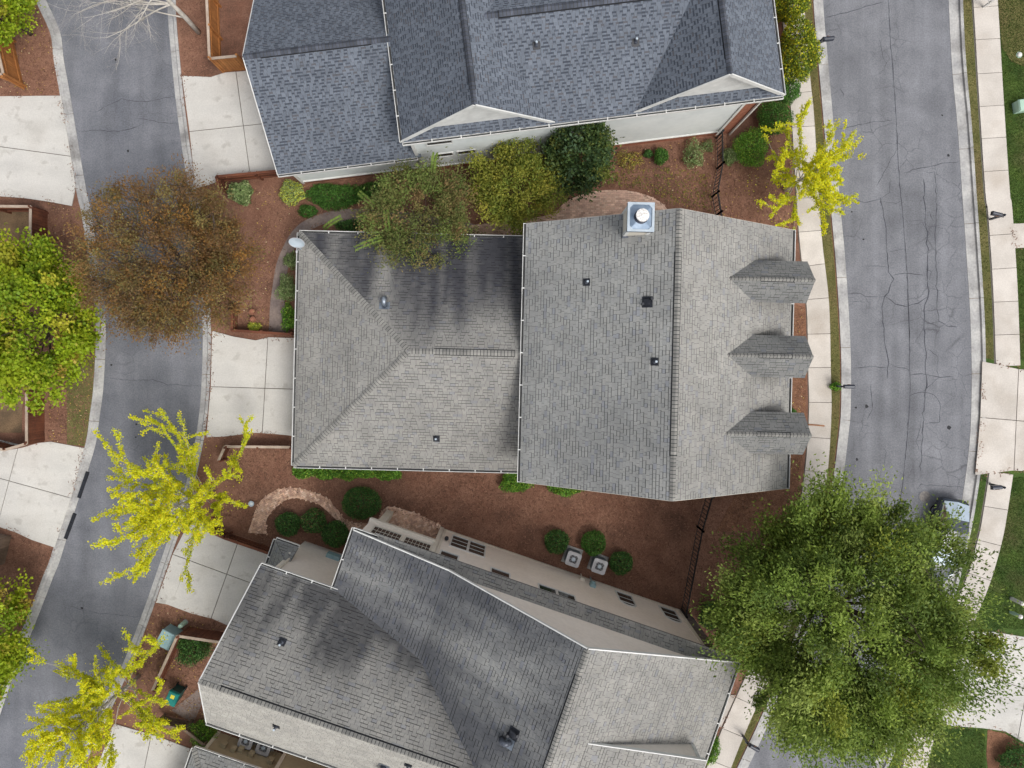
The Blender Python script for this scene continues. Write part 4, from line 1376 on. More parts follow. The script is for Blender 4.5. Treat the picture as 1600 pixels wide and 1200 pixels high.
po = MB(); po.box(-3.80, -3.42, -10.26, -9.88, GZ, 3.08); H3.build(po, 'porch_post', M['cream'])
pb = MB(); pb.box(-4.16, -.62, -10.05, -9.80, 3.05, 3.42); pb.box(-4.18, -.62, -10.08, -9.75, 3.42, 3.52); H3.build(pb, 'porch_beam', M['cream'])
H3.window(-3.7, -2.3, 4.15, 5.5, -9.9, 1, 2, 7, 'cream', .08, .016)
H3.window(-2.05, -.75, 4.15, 5.5, -9.9, 1, 2, 7, 'cream', .08, .016)
H3.window(.18, 1.05, .8, 3.0, -9.9, 1, 3, 1); H3.window(1.18, 2.02, .8, 3.0, -9.9, 1, 3, 1)
H3.window(-.14, .72, 4.45, 5.9, -9.9, 1, 2, 1); H3.window(2.5, 3.42, 4.45, 5.9, -9.9, 1, 2, 1)
H3.window(5.0, 5.86, 4.45, 5.9, -9.9, 1, 2, 1); H3.window(5.98, 6.85, 4.45, 5.9, -9.9, 1, 2, 1)
H3.window(9.66, 10.5, .8, 2.3, -9.9, 1, 2, 1, arch=True); H3.window(12.2, 13.04, .8, 2.3, -9.9, 1, 2, 1, arch=True)
for pa, pb_ in (((EX, N3 + .02, E3 - .06), (RX, N3 + .02, R3 - .06)), ((BX, N3 + .02, BZ - .06), (RX, N3 + .02, R3 - .06)), ((WX, N3 + .02, E3 - .06), (BX, N3 + .02, BZ - .06)), ((-8.06, GN, GE - .07), (-8.06, GR, GRZ - .07)), ((-8.06, GS, GE - .07), (-8.06, GR, GRZ - .07))):
    rb = MB(); rb.obox(pa, pb_, .05, .16); H3.build(rb, 'rake_board', M['white'])
H3.gutter((EX, N3, E3), (WX - .05, N3, E3), (0, 1, 0), strap=1.5)
g3 = H3.gutter((EX, S3, E3), (EX, N3, E3), (1, 0, 0), strap=1.5)
H3.gutter((WX, N3 + .1, E3), (WX, -12.9, E3), (-1, 0, 0), strap=1.2)
H3.gutter((-4.2, GN, GE), (-8.04, GN, GE), (0, 1, 0), strap=1.1)
H3.gutter((-8.04, GS, GE), (2.0, GS, GE), (0, -1, 0), strap=1.5)
H3.gutter((-8.45, -12.5, 3.2), (-8.45, -21, 3.2), (-1, 0, 0), strap=.9)
H3.gutter((-7.2, -12.5, 3.2), (-8.45, -12.5, 3.2), (0, 1, 0), strap=.8)
dsp = MB(); dsp.obox((-7.35, -12.98, 3.6), (-7.35, -12.98, 6.0), .09, .10, up=(0, 1, 0)); dsp.obox((-7.35, -12.98, 3.62), (-7.5, -12.75, 3.56), .09, .09)
H3.build(dsp, 'downspout', M['cream'])
# shed dormer walls
sh = MB()
def roofz(x): return R3 - k3 * (x - RX)
for (y, rev) in ((-13.93, False), (-18.8, True)):
    pts = [(13.9, y, roofz(13.9) - .1), (8.6, y, roofz(8.6) - .1), (8.6, y, 10.05), (13.9, y, 8.1)]
    sh.face(pts if not rev else pts[::-1])
sh.face([(13.9, -18.8, roofz(13.9) - .1), (13.9, -13.93, roofz(13.9) - .1), (13.9, -13.93, 8.1), (13.9, -18.8, 8.1)])
H3.build(sh, 'dormer_wall', M['stucco'])
shb = MB(); shb.obox((14.15, -13.88, 8.07), (8.25, -13.88, 10.24), .04, .18); shb.box(13.74, 13.93, -13.93, -13.90, roofz(13.85) - .1, 8.0)
H3.build(shb, 'dormer_fascia', M['white'])
H3.pipe_vent('wing_n', 441, 1003); H3.pipe_vent('wing_s', 432, 1134)
H3.pipe_vent('west_hi', 797, 1160, 'goose2'); H3.pipe_vent('west_hi', 803, 1146, 'box')
H3.pipe_vent('wing_s', 600, 1196, 'goose2'); H3.pipe_vent('wing_s', 638, 1195)
# meters on the north wall
mt = MB(); mt.box(8.05, 8.35, -9.9, -9.72, 1.1, 1.6); mt.tube([(8.2, -9.78, GZ), (8.2, -9.78, 1.1)], [.03, .03], 6); mt.tube([(8.2, -9.72, 1.38), (8.2, -9.62, 1.38)], [.11, .11], 12)
H3.build(mt, 'electric_meter', M['cabinet'])
mt = MB(); mt.box(7.55, 7.80, -9.9, -9.76, .55, .95); mt.tube([(7.65, -9.78, GZ), (7.65, -9.78, .55)], [.03, .03], 6); H3.build(mt, 'gas_meter', M['cream'])
lt = MB(); lt.lathe([(.02, 0), (.10, .02), (.12, .18), (.07, .26)], (-.12, -9.76, 2.2), 10); H3.build(lt, 'wall_lantern', M['black'])
bx = MB(); bx.box(-6.0, -5.25, -13.07, -12.85, 1.0, 1.5); H3.build(bx, 'wall_box', M['cabinet'])

# ---------------- the corner of a fourth house at the bottom left
H4 = House('house', 'corner of a tan stucco house with grey roof at the bottom left edge', -19.0, -5.0, -28.0, PAL_GREY, M['cap'])
H4.slope('n', [(0.6, -24.42, 2.7), (-9.06, -24.42, 2.7), (-5.06, -28.4, 4.9), (0.6, -28.4, 4.9)], patches(81, .25, .6))
H4.slope('w', [(-9.06, -24.42, 2.7), (-9.06, -33, 2.7), (-5.06, -33, 4.9), (-5.06, -28.4, 4.9)], patches(82, .2, .6))
H4.finish_roof()
H4.caps((-9.06, -24.42, 2.7), (-5.06, -28.4, 4.9), nrm_of(H4.planes['n']), nrm_of(H4.planes['w']))
w = MB(); w.box(-8.72, -4.75, -33, -24.78, GZ, 2.6); w.box(-4.75, 8, -33, -24.30, GZ, 5.2); H4.build(w, 'wall', M['tan'])
for bb in ((-8.76, -8.58, -24.78, -24.73, GZ, 2.55), (-4.79, -4.6, -24.30, -24.25, GZ, 5.2)):
    cb = MB(); cb.box(*bb); H4.build(cb, 'corner_board', M['cream'])
H4.gutter((0.6, -24.42, 2.7), (-9.06, -24.42, 2.7), (0, 1, 0), strap=1.3)
H4.gutter((-9.06, -24.42, 2.7), (-9.06, -32.5, 2.7), (-1, 0, 0), strap=1.3)
for x, zz in ((-8.1, 1.0), (-7.5, 1.1), (-7.15, .9), (-6.5, 1.0), (-5.4, 1.0)):
    mt = MB(); mt.box(x, x + .28, -24.78, -24.56, zz, zz + .35); mt.tube([(x + .14, -24.68, GZ), (x + .14, -24.68, zz)], [.025, .025], 6); H4.build(mt, 'meter_box', M['tan'])

# ------------------------------------------------------------------ fences
def px2(p): return P(p[0], p[1], GZ)


def board_fence(label, pts, h, mat, railmat='caprail', group='wooden board fences', w=0.14, gap=0.012, cap=True, inside=1):
    """wooden fence along ground pixels: every board its own part"""
    W = [px2(p) for p in pts]
    e = empty('board_fence', W[0]); tag(e, label, 'fence', group)
    b = MB(); b.box(0, w - gap, -.011, .011, .04, h - .05)
    me = b.mesh('board', M[mat])
    for a, c in zip(W[:-1], W[1:]):
        d = c - a; L_ = d.length; ang = math.atan2(d.y, d.x); d.normalize()
        n = max(1, int(L_ / w))
        sx = L_ / (n * w)
        for i in range(n):
            o = inst('board', me, e, loc=a - W[0] + d * (i * w * sx) + Vector((0, 0, RNG.uniform(-.012, .012))), rot=(RNG.uniform(-.012, .012), 0, ang))
            o.scale = (sx, 1, 1)
        side = Vector((-d.y, d.x, 0)) * inside
        r = MB()
        for z in (.35, h - .35): r.obox(a - W[0] + side * .05 + Vector((0, 0, z)), c - W[0] + side * .05 + Vector((0, 0, z)), .05, .09)
        r.build('rail', M[mat], e)
        if cap:
            r = MB(); r.obox(a - W[0] + side * .02 + Vector((0, 0, h - .02)), c - W[0] + side * .02 + Vector((0, 0, h - .02)), .14, .04)
            r.build('cap_rail', M[railmat], e)
        np_ = max(1, round(L_ / 2.2))
        for i in range(np_ + 1):
            p = a - W[0] + d * (L_ * i / np_) + side * .09
            q = MB(); q.box(p.x - .05, p.x + .05, p.y - .05, p.y + .05, 0, h + .03)
            q.build('post', M[mat], e)
    return e


board_fence('orange cedar fence at the top left corner beside the first pale driveway', [(22, 66), (38, 136), (-30, 108)], 1.7, 'cedar', inside=1)
board_fence('golden cedar fence with pale cap rail left of the upper house garage', [(340, -40), (347, 113), (388, 109)], 1.75, 'cedar', inside=1)
board_fence('brown fence round the gravel patch above the left green maple', [(-40, 330), (75, 331), (74, 420)], 1.45, 'cedardark', 'caprail', inside=-1)
board_fence('brown fence box beside the olive grass strip left of the alley', [(70, 610), (70, 689), (36, 699), (-40, 680)], 1.5, 'cedardark', inside=-1)
board_fence('short weathered fence at the left edge below the second pale driveway', [(-40, 820), (18, 838), (8, 880)], 1.4, 'oldwood', inside=-1)
board_fence('low red-brown fence south of the upper house driveway', [(355, 303), (351, 284), (470, 273)], 1.2, 'cedardark', 'cedardark', inside=-1)
board_fence('low brown fence between garden path and the middle driveway', [(372, 488), (371, 518), (463, 524)], .9, 'cedardark', 'cedardark', inside=1)
board_fence('pale capped brown fence below the middle driveway', [(352, 716), (362, 694), (462, 695)], 1.0, 'cedardark', 'caprail', inside=-1)
board_fence('red-brown fence corner beside the brick loop path', [(344, 795), (338, 823), (362, 834), (432, 858)], 1.1, 'cedardark', 'cedardark', inside=1)
board_fence('brown fence enclosing the dark shrub by the blue-grey cabinet', [(256, 1062), (294, 979), (368, 990)], 1.35, 'cedardark', 'caprail', inside=-1)
board_fence('weathered low fence below the teal wheelie bin', [(258, 1118), (300, 1127), (330, 1150)], 1.0, 'oldwood', 'oldwood', inside=1)


def iron_fence(label, pts, h=1.25, step=0.2):
    W = [px2(p) for p in pts]
    e = empty('iron_fence', W[0]); tag(e, label, 'fence', 'black iron picket fences')
    pk = MB(); pk.box(-.014, .014, -.014, .014, .06, h); me = pk.mesh('picket', M['iron'])
    for a, c in zip(W[:-1], W[1:]):
        d = c - a; L_ = d.length; ang = math.atan2(d.y, d.x); d.normalize()
        n = int(L_ / step)
        for i in range(n + 1): inst('picket', me, e, loc=a - W[0] + d * (L_ * i / n), rot=(0, 0, ang))
        r = MB()
        for z in (.15, h - .18, h - .04): r.obox(a - W[0] + Vector((0, 0, z)), c - W[0] + Vector((0, 0, z)), .035, .04)
        r.build('rail', M['iron'], e)
        for p in (a, c):
            q = MB(); o = p - W[0]; q.box(o.x - .04, o.x + .04, o.y - .04, o.y + .04, 0, h + .1); q.box(o.x - .055, o.x + .055, o.y - .055, o.y + .055, h + .1, h + .13)
            q.build('post', M['iron'], e)


iron_fence('black iron picket fence beside the small shrubs under the upper house', [(1119, 216), (1120, 264), (1112, 308), (1117, 338), (1119, 352)])
iron_fence('black iron picket fence between middle and lower house by the large tree', [(1104, 770), (1089, 822), (1064, 951)])


# ------------------------------------------------------------------ street furniture and yard things
def mailbox(label, base, face, mat='mailbox', h=1.05):
    """post with a curved-top box carried on an arm; face = direction (world angle) of the box front"""
    b = px2(base)
    e = empty('mailbox', b, face); tag(e, label, 'mailbox', 'mailboxes along the street')
    p = MB(); p.box(-.05, .05, -.05, .05, 0, h + .18); p.lathe([(.075, 0), (.06, .03), (.02, .1)], (0, 0, h + .18), 8); p.build('post', M[mat], e)
    a = MB(); a.box(-.16, .52, -.035, .035, h - .16, h - .09); a.obox((.05, 0, h - .5), (.34, 0, h - .13), .04, .05); a.build('arm', M[mat], e)
    q = MB(); n = 8; prof = [(-.11, 0), (.11, 0)] + [(.11 * math.cos(math.pi * k / n), .13 + .11 * math.sin(math.pi * k / n)) for k in range(n + 1)]
    x0, x1 = .07, .60
    f0 = [(x0, y, h - .09 + z) for y, z in prof]; f1 = [(x1, y, h - .09 + z) for y, z in prof]
    q.face(f0[::-1]); q.face(f1)
    for i in range(len(prof)):
        j = (i + 1) % len(prof); q.face([f0[i], f1[i], f1[j], f0[j]])
    bx = q.build('box', M[mat], e)
    dr = MB(); dr.face([(x1 + .012, y * .95, h - .085 + z * .96) for y, z in prof]); dr.box(x1 + .004, x1 + .035, -.02, .02, h + .1, h + .125); dr.build('door', M['black'], bx)
    fl = MB(); fl.box(.25, .40, .115, .125, h + .02, h + .06); fl.box(.25, .28, .115, .125, h + .02, h + .16); fl.build('flag', M['rust'], bx)
    return e


mailbox('black mailbox beside the upper pavement, left of the street near the yellow-green holly', (1272, 75), 0.1)
mailbox('black mailbox right of a small green plant beside the middle house pavement', (1303, 603), 0.0)
mailbox('black mailbox on the right pavement above the front walk', (1546, 343), 2.9)
mailbox('black mailbox on the right pavement just below the concrete driveway', (1546, 756), 3.2)
mailbox('black mailbox at the bottom, on the verge below the lower house', (1160, 1148), -0.5)
mailbox('pale mailbox on the right pavement at the top edge of the picture', (1536, 12), 3.0, 'whitecap')


def ac_unit(label, u, v, rz, s=.78, h=.8, group='air conditioning units'):
    e = empty('air_conditioner', px2((u, v)), rz); tag(e, label, 'air conditioner', group)
    pd = MB(); pd.box(-s / 2 - .1, s / 2 + .1, -s / 2 - .1, s / 2 + .1, 0, .06); pd.build('pad', M['kerb'], e)
    def rr(k, rad, n=5):
        out = []
        for cx, cy, a0 in ((k - rad, k - rad, 0), (-k + rad, k - rad, 90), (-k + rad, -k + rad, 180), (k - rad, -k + rad, 270)):
            for i in range(n):
                a = math.radians(a0 + 90 * i / (n - 1)); out.append((cx + rad * math.cos(a), cy + rad * math.sin(a)))
        return out
    b = MB(); b.prism(rr(s / 2 - .03, .09), .06, h - .06); b.build('coil', M['black'], e)
    lv = MB()
    for k in range(7): lv.prism(rr(s / 2 - .012, .10), .10 + k * .09, .115 + k * .09)
    lv.build('louvre', M['grille'], e)
    # top plate with a round opening
    t = MB(); o = rr(s / 2, .11); n = len(o); r = s * .34
    inn = [(r * math.cos(math.atan2(y, x)), r * math.sin(math.atan2(y, x))) for x, y in o]
    for i in range(n):
        j = (i + 1) % n
        t.face([(*o[i], h), (*o[j], h), (*inn[j], h), (*inn[i], h)]); t.face([(*o[i], h - .07), (*o[j], h - .07), (*o[j], h), (*o[i], h)])
        t.face([(*inn[j], h - .08), (*inn[i], h - .08), (*inn[i], h), (*inn[j], h)])
    t.build('top_plate', M['acgrey'], e)
    f = MB(); f.lathe([(r, 0), (r, .01)], (0, 0, h - .10), 24); f.build('fan_well', M['grille'], e)
    gr = MB()
    for q in (.35, .55, .75, .95):
        pts = [(r * q * math.cos(2 * math.pi * k / 24), r * q * math.sin(2 * math.pi * k / 24), h - .01 + .02 * (1 - q)) for k in range(25)]
        gr.tube(pts, [.006] * 25, 4, cap=False)
    for k in range(8):
        a = math.pi * k / 4; gr.tube([(0, 0, h + .012), (r * math.cos(a), r * math.sin(a), h - .008)], [.006, .006], 4)
    gr.build('fan_guard', M['acgrey'], e)
    hb = MB(); hb.lathe([(.11, 0), (.11, .02), (.05, .035)], (0, 0, h - .01), 14); hb.build('hub', M['dish'], e)


R19 = math.radians(-19)
ac_unit('grey air conditioner between the leftmost and middle round shrubs by the beige wall', 894, 868, R19)
ac_unit('grey air conditioner beside the rightmost round shrub by the beige wall', 934, 879, R19)
ac_unit('grey air conditioner under the lower house eave, nearer the meters', 392, 1147, R19)
ac_unit('grey air conditioner under the lower house eave, farther along the tan wall', 419, 1157, R19)

# wheelie bin
e = empty('wheelie_bin', px2((282, 1078)), math.radians(-24)); tag(e, 'teal wheelie bin with yellow sticker inside the lower left fence', 'bin')
b = MB(); b.hexa([(-.24, -.27, .05), (.24, -.27, .05), (.24, .27, .05), (-.24, .27, .05), (-.29, -.36, 1.0), (.29, -.36, 1.0), (.29, .36, 1.0), (-.29, .36, 1.0)]); b.build('body', M['tealdark'], e)
b = MB(); b.hexa([(-.31, -.40, 1.0), (.31, -.40, 1.0), (.31, .38, 1.0), (-.31, .38, 1.0), (-.27, -.36, 1.08), (.27, -.36, 1.08), (.27, .34, 1.08), (-.27, .34, 1.08)]); b.build('lid', M['teal'], e)
b = MB(); b.box(-.10, .12, .02, .22, 1.081, 1.086); b.build('sticker', M['sticker'], e)
b = MB(); b.tube([(-.27, .42, .98), (.27, .42, .98)], [.02, .02], 6); b.build('handle', M['tealdark'], e)
for sx in (-1, 1):
    b = MB(); b.tube([(sx * .24, .30, .11), (sx * .30, .30, .11)], [.11, .11], 12); b.build('wheel', M['tyre'], e)

# utility cabinets
e = empty('utility_cabinet', px2((271, 990)), math.radians(-27)); tag(e, 'pale blue-grey utility cabinet at the corner of the brown fence', 'cabinet')
b = MB(); b.box(-.40, .40, -.42, .42, 0, .86); b.build('body', M['cabinet'], e)
b = MB(); b.hexa([(-.43, -.45, .86), (.43, -.45, .86), (.43, .45, .86), (-.43, .45, .86), (-.41, -.43, .98), (.41, -.43, .98), (.41, .43, .90), (-.41, .43, .90)]); b.build('lid', M['cabinet'], e)
b = MB(); b.box(-.02, .02, -.44, -.42, .1, .8); b.box(.06, .10, -.45, -.42, .4, .5); b.build('door_seam', M['lead'], e)
e = empty('service_pedestal', px2((290, 972)), math.radians(-30)); tag(e, 'small pale mint service pedestal behind the blue-grey cabinet', 'pedestal')
b = MB(); b.lathe([(.13, 0), (.13, .62), (.11, .70), (.03, .74)], n=12); b.build('body', M['mint'], e)
b = MB(); b.lathe([(.16, 0), (.16, .05)], n=12); b.build('base', M['kerb'], e)
e = empty('transformer_box', px2((1590, 169)), math.radians(8)); tag(e, 'mint green transformer box on the right lawn edge', 'utility box')
b = MB(); b.box(-.30, .5, -.30, .30, 0, .52); b.build('body', M['mint'], e)
b = MB(); b.hexa([(-.33, -.33, .52), (.53, -.33, .52), (.53, .33, .52), (-.33, .33, .52), (-.28, -.28, .6), (.48, -.28, .6), (.48, .28, .6), (-.28, .28, .6)]); b.build('lid', M['mint'], e)
for lab, uv, m, hh in (('white utility post on the right lawn, upper of two', (1580, 935), 'whitecap', .85), ('green utility post with white cap on the right lawn, lower of two', (1579, 956), 'mint', .75)):
    e = empty('utility_post', px2(uv)); tag(e, lab, 'post', 'utility posts on the right lawn')
    b = MB(); b.lathe([(.10, 0), (.10, hh)], n=12); b.build('tube', M[m], e)
    b = MB(); b.lathe([(.12, 0), (.12, .06), (.06, .12)], (0, 0, hh), 12); b.build('cap', M['whitecap'], e)
e = empty('lawn_cap', px2((1592, 86))); tag(e, 'white round cap in the brown part of the right lawn', 'lawn cap')  # white cleanout cap set in the lawn, not a lamp
b = MB(); b.lathe([(.10, 0), (.14, .06), (.10, .12), (.03, .15)], n=14); b.build('cap', M['whitecap'], e)
b = MB(); b.lathe([(.18, 0), (.18, .03)], n=14); b.build('collar', M['mint'], e)
# kerb ramps: black rubber strips in the alley gutter
for lab, a, c in (('black rubber strip in the alley gutter, upper of two', (137, 737), (123, 778)), ('black rubber strip in the alley gutter, lower of two', (117, 802), (102, 842))):
    A, B = P(*a, .02), P(*c, .02); d = B - A
    e = empty('gutter_ramp', (A.x, A.y, .03), math.atan2(d.y, d.x)); tag(e, lab, 'ramp strip', 'black strips in the alley gutter')
    b = MB(); L_ = d.length
    b.hexa([(0, -.10, 0), (L_, -.10, 0), (L_, .12, 0), (0, .12, 0), (.04, -.07, .05), (L_ - .04, -.07, .05), (L_ - .04, .08, .07), (.04, .08, .07)]); b.build('strip', M['black'], e)
    for x in (L_ * .33, L_ * .66):
        b = MB(); b.box(x - .012, x + .012, -.07, .08, .062, .078); b.build('rib', M['vent'], e)
# manhole
e = empty('manhole_cover', P(1445, 776, .014)); tag(e, 'round worn manhole cover in the street above the parked car', 'manhole cover')
b = MB(); b.lathe([(.36, 0), (.36, .012)], n=24); b.build('frame', M['asphalt'], e)
b = MB(); b.lathe([(.31, 0), (.31, .018)], n=24); b.build('cover', M['manhole'], e)
b = MB()
for k in range(-3, 4):
    l = math.sqrt(.29 ** 2 - (k * .08) ** 2); b.box(-l, l, k * .08 - .02, k * .08 + .02, .018, .024)
b.build('tread', M['manhole'], e)
# pots, basin, drain pipe
for k, (u, v) in enumerate(((397, 488), (398, 500))):
    e = empty('flower_pot', px2((u, v))); tag(e, ('upper' if k == 0 else 'lower') + ' of two terracotta pots beside the brown tree', 'pot', 'terracotta pots')
    b = MB(); n = 16
    prof = [(.10, 0), (.15, .26), (.17, .26), (.17, .32), (.145, .32), (.135, .22)]
    b.lathe(prof, n=n); b.build('pot', M['terracotta'], e)
    b = MB(); b.lathe([(.13, .20), (.02, .215)], n=12); b.build('soil', M['mulch'], e)
e = empty('bird_bath', px2((395, 786))); tag(e, 'small pale blue bowl on the mulch beside the brick loop path', 'bowl')
b = MB(); b.lathe([(.09, 0), (.05, .05), (.05, .16), (.15, .22), (.16, .25), (.13, .25), (.04, .20)], n=16); b.build('bowl', M['dish'], e)
b = MB(); b.lathe([(.10, .225), (.02, .228)], n=14); b.build('water', M['lens'], e)
A, B = P(1256, 663, GZ + .07), P(1288, 665.5, GZ + .07)
b = MB(); b.tube([A, A + (B - A) * .5 + Vector((0, .01, .005)), B], [.045, .042, .042], 8)
e = empty('drain_pipe', A); tag(e, 'thin rusty drain pipe lying across the pavement by the lowest dormer', 'pipe')
b.v = [(x - A.x, y - A.y, z - A.z) for x, y, z in b.v]; b.build('pipe', M['rust'], e, smooth=True)
b = MB(); b.tube([(-.02, 0, 0), (.06, 0, 0)], [.06, .06], 8); b.build('collar', M['rust'], e)

# satellite dish on the garage corner
o = H1.world((GX + .12, 5.72, GZE + .12)); e = empty('satellite_dish', (o.x, o.y, o.z), math.radians(-1.4)); tag(e, 'pale grey oval satellite dish on the garage roof corner', 'satellite dish')
b = MB(); b.tube([(0, 0, -.12), (0, .1, .25), (0, .34, .52)], [.03, .03, .03], 8); b.build('mast', M['dish'], e)
b = MB(); nrm = Vector((0, -.84, .54)); tx = Vector((1, 0, 0)); ty = nrm.cross(tx); c0 = Vector((-.02, .30, .62))
rings = []
for q in (0.02, .3, .6, .85, 1.0):
    rings.append([c0 + (tx * .40 * q * math.cos(2 * math.pi * k / 24) + ty * .37 * q * math.sin(2 * math.pi * k / 24)) + nrm * .09 * q * q for k in range(24)])
for r1, r2 in zip(rings[:-1], rings[1:]):
    for k in range(24): b.face([r1[k], r2[k], r2[(k + 1) % 24], r1[(k + 1) % 24]])
b.build('reflector', M['dish'], e, smooth=True)
b = MB(); rim = rings[-1] + [rings[-1][0]]; b.tube(rim, [.014] * 25, 5, cap=False); b.build('rim', M['acgrey'], e)
b = MB(); f = c0 + nrm * .50 + ty * -.30 * (1 if ty.z > 0 else -1)
for sx in (-.16, .16): b.tube([c0 + tx * sx - Vector((0, .0, .36)), f], [.014, .014], 5)
b.tube([f, f + Vector((0, .12, -.02))], [.05, .06], 8); b.build('feed_arm', M['acgrey'], e)


# parked car, lofted body
def car(label, center, ang):
    e = empty('parked_car', P(center[0], center[1], .014), ang); tag(e, label, 'car')
    # stations: x along the car (front = +x), half width, sill z, belt z
    S = [(-2.28, .62, .45, .78), (-2.15, .80, .28, .86), (-1.6, .89, .20, .95), (-.8, .91, .18, .95), (0, .91, .18, .93), (.8, .90, .18, .90), (1.4, .88, .20, .82), (1.95, .80, .24, .72), (2.2, .66, .32, .62), (2.30, .50, .40, .54)]
    b = MB(); rows = []
    for x, hw, z0, z1 in S:
        k = len(b.v)
        pr = [(-hw * .86, z0), (-hw, z0 + (z1 - z0) * .35), (-hw * .985, z0 + (z1 - z0) * .75), (-hw * .88, z1), (-hw * .45, z1 + .045), (0, z1 + .06), (hw * .45, z1 + .045), (hw * .88, z1), (hw * .985, z0 + (z1 - z0) * .75), (hw, z0 + (z1 - z0) * .35), (hw * .86, z0)]
        b.v.extend([(x, y, z) for y, z in pr]); rows.append(k)
    m = 11
    for a, c in zip(rows[:-1], rows[1:]):
        for j in range(m):
            b.f.append((a + j, c + j, c + (j + 1) % m, a + (j + 1) % m)); b.c.append((1, 1, 1))
    b.f.append(tuple(rows[0] + j for j in range(m))); b.f.append(tuple(rows[-1] + j for j in range(m - 1, -1, -1))); b.c += [(1, 1, 1)] * 2
    body = b.build('body', M['carpaint'], e, smooth=True)
    # cabin: glass band with painted roof
    def ringc(x, hw, z): return [(x, -hw, z), (x, 0, z + .03), (x, hw, z)]
    roof = MB(); pts = [(-1.25, .60, 1.34), (-.6, .64, 1.44), (.0, .63, 1.44), (.45, .58, 1.38)]
    rr_ = [ringc(*p) for p in pts]
    for r1, r2 in zip(rr_[:-1], rr_[1:]):
        for j in range(2): roof.face([r1[j], r2[j], r2[j + 1], r1[j + 1]])
    roof.build('roof', M['carpaint'], e, smooth=True)
    ws = MB()
    base = [(1.30, -.76, .90), (1.42, 0, .95), (1.30, .76, .90)]
    for j in range(2): ws.face([rr_[-1][j], base[j], base[j + 1], rr_[-1][j + 1]])
    ws.build('windscreen', M['carglass'], e, smooth=True)
    rw = MB(); base2 = [(-2.08, -.70, .93), (-2.16, 0, .97), (-2.08, .70, .93)]
    for j in range(2): rw.face([base2[j], rr_[0][j], rr_[0][j + 1], base2[j + 1]])
    rw.build('rear_window', M['carglass'], e, smooth=True)
    for sg, j in ((-1, 0), (1, 2)):
        sw = MB(); top = [r[j] for r in rr_]; bot = [(-2.08, sg * .70, .93), (-.7, sg * .84, .97), (.1, sg * .84, .95), (1.30, sg * .76, .90)]
        for i in range(3): sw.face([top[i], top[i + 1], bot[i + 1], bot[i]])
        sw.build('side_window', M['carglass'], e)
        mi = MB(); mi.hexa([(.88, sg * .86, .98), (1.06, sg * .88, .98), (1.06, sg * 1.06, 1.0), (.92, sg * 1.06, 1.0), (.88, sg * .86, 1.10), (1.06, sg * .88, 1.10), (1.06, sg * 1.06, 1.12), (.92, sg * 1.06, 1.12)]); mi.build('mirror', M['carpaint'], e)
        hl = MB(); hl.hexa([(1.90, sg * .56, .63), (2.16, sg * .50, .56), (2.06, sg * .68, .58), (1.78, sg * .80, .64), (1.88, sg * .54, .77), (2.14, sg * .48, .67), (2.04, sg * .66, .68), (1.76, sg * .77, .76)]); hl.build('headlight', M['lens'], e)
        for x in (-1.38, 1.38):
            wh = MB(); wh.tube([(x, sg * .60, .32), (x, sg * .80, .32)], [.31, .31], 18); t = wh.build('wheel', M['tyre'], e)
            rm = MB(); rm.tube([(x, sg * .79, .32), (x, sg * .815, .32)], [.20, .19], 12); rm.build('rim', M['chrome'], t)
    gr = MB(); gr.hexa([(2.26, -.36, .42), (2.34, -.30, .42), (2.34, .30, .42), (2.26, .36, .42), (2.22, -.40, .58), (2.29, -.34, .57), (2.29, .34, .57), (2.22, .40, .58)]); gr.build('grille', M['black'], e)
    ch = MB(); ch.tube([(1.98, -.62, .70), (2.2, -.3, .66), (2.25, 0, .65), (2.2, .3, .66), (1.98, .62, .70)], [.018] * 5, 5); ch.build('chrome_strip', M['chrome'], e)
    return e


car('dark blue car with bright windscreen parked under the large green tree', (1467, 838), math.radians(258))

# ------------------------------------------------------------------ trees and shrubs
def leaf_mesh(name, pts, dirs, length, width, cols, mat, parent, flat=0.6, kind=None, nrm=None):
    """one mesh of many small rhombic leaves"""
    n = len(pts)
    r = NPR
    d = dirs / (np.linalg.norm(dirs, axis=1, keepdims=True) + 1e-9)
    up = r.normal(size=(n, 3)) * (1 - flat)
    if nrm is None: up[:, 2] += flat
    else: up += nrm * flat
    s = np.cross(d, up); s /= (np.linalg.norm(s, axis=1, keepdims=True) + 1e-9)
    L_ = (length * r.uniform(.65, 1.3, n))[:, None]; W = (width * r.uniform(.7, 1.25, n))[:, None]
    nn = np.cross(s, d)
    v = np.empty((n, 4, 3), np.float32)
    v[:, 0] = pts - d * L_ * .5
    v[:, 1] = pts + s * W * .5 + nn * W * .15
    v[:, 2] = pts + d * L_ * .5
    v[:, 3] = pts - s * W * .5 + nn * W * .15
    me = bpy.data.meshes.new(name)
    me.vertices.add(n * 4); me.vertices.foreach_set('co', v.reshape(-1))
    me.loops.add(n * 4); me.loops.foreach_set('vertex_index', np.arange(n * 4, dtype=np.int32))
    me.polygons.add(n)
    me.polygons.foreach_set('loop_start', np.arange(0, n * 4, 4, dtype=np.int32))
    at = me.attributes.new('Col', 'FLOAT_COLOR', 'FACE')
    c = np.ones((n, 4), np.float32); c[:, :3] = cols
    at.data.foreach_set('color', c.reshape(-1))
    me.materials.append(mat)
    me.update(calc_edges=True)
    o = bpy.data.objects.new(name, me); COL.objects.link(o)
    if parent: o.parent = parent
    if kind: o['kind'] = kind
    return o


def tones(n, palette, jit=.18):
    """palette: list of (rgb, weight)"""
    w = np.array([p[1] for p in palette], float); w /= w.sum()
    idx = NPR.choice(len(palette), n, p=w)
    c = np.array([p[0] for p in palette])[idx]
    return c * NPR.uniform(1 - jit, 1 + jit, (n, 1))


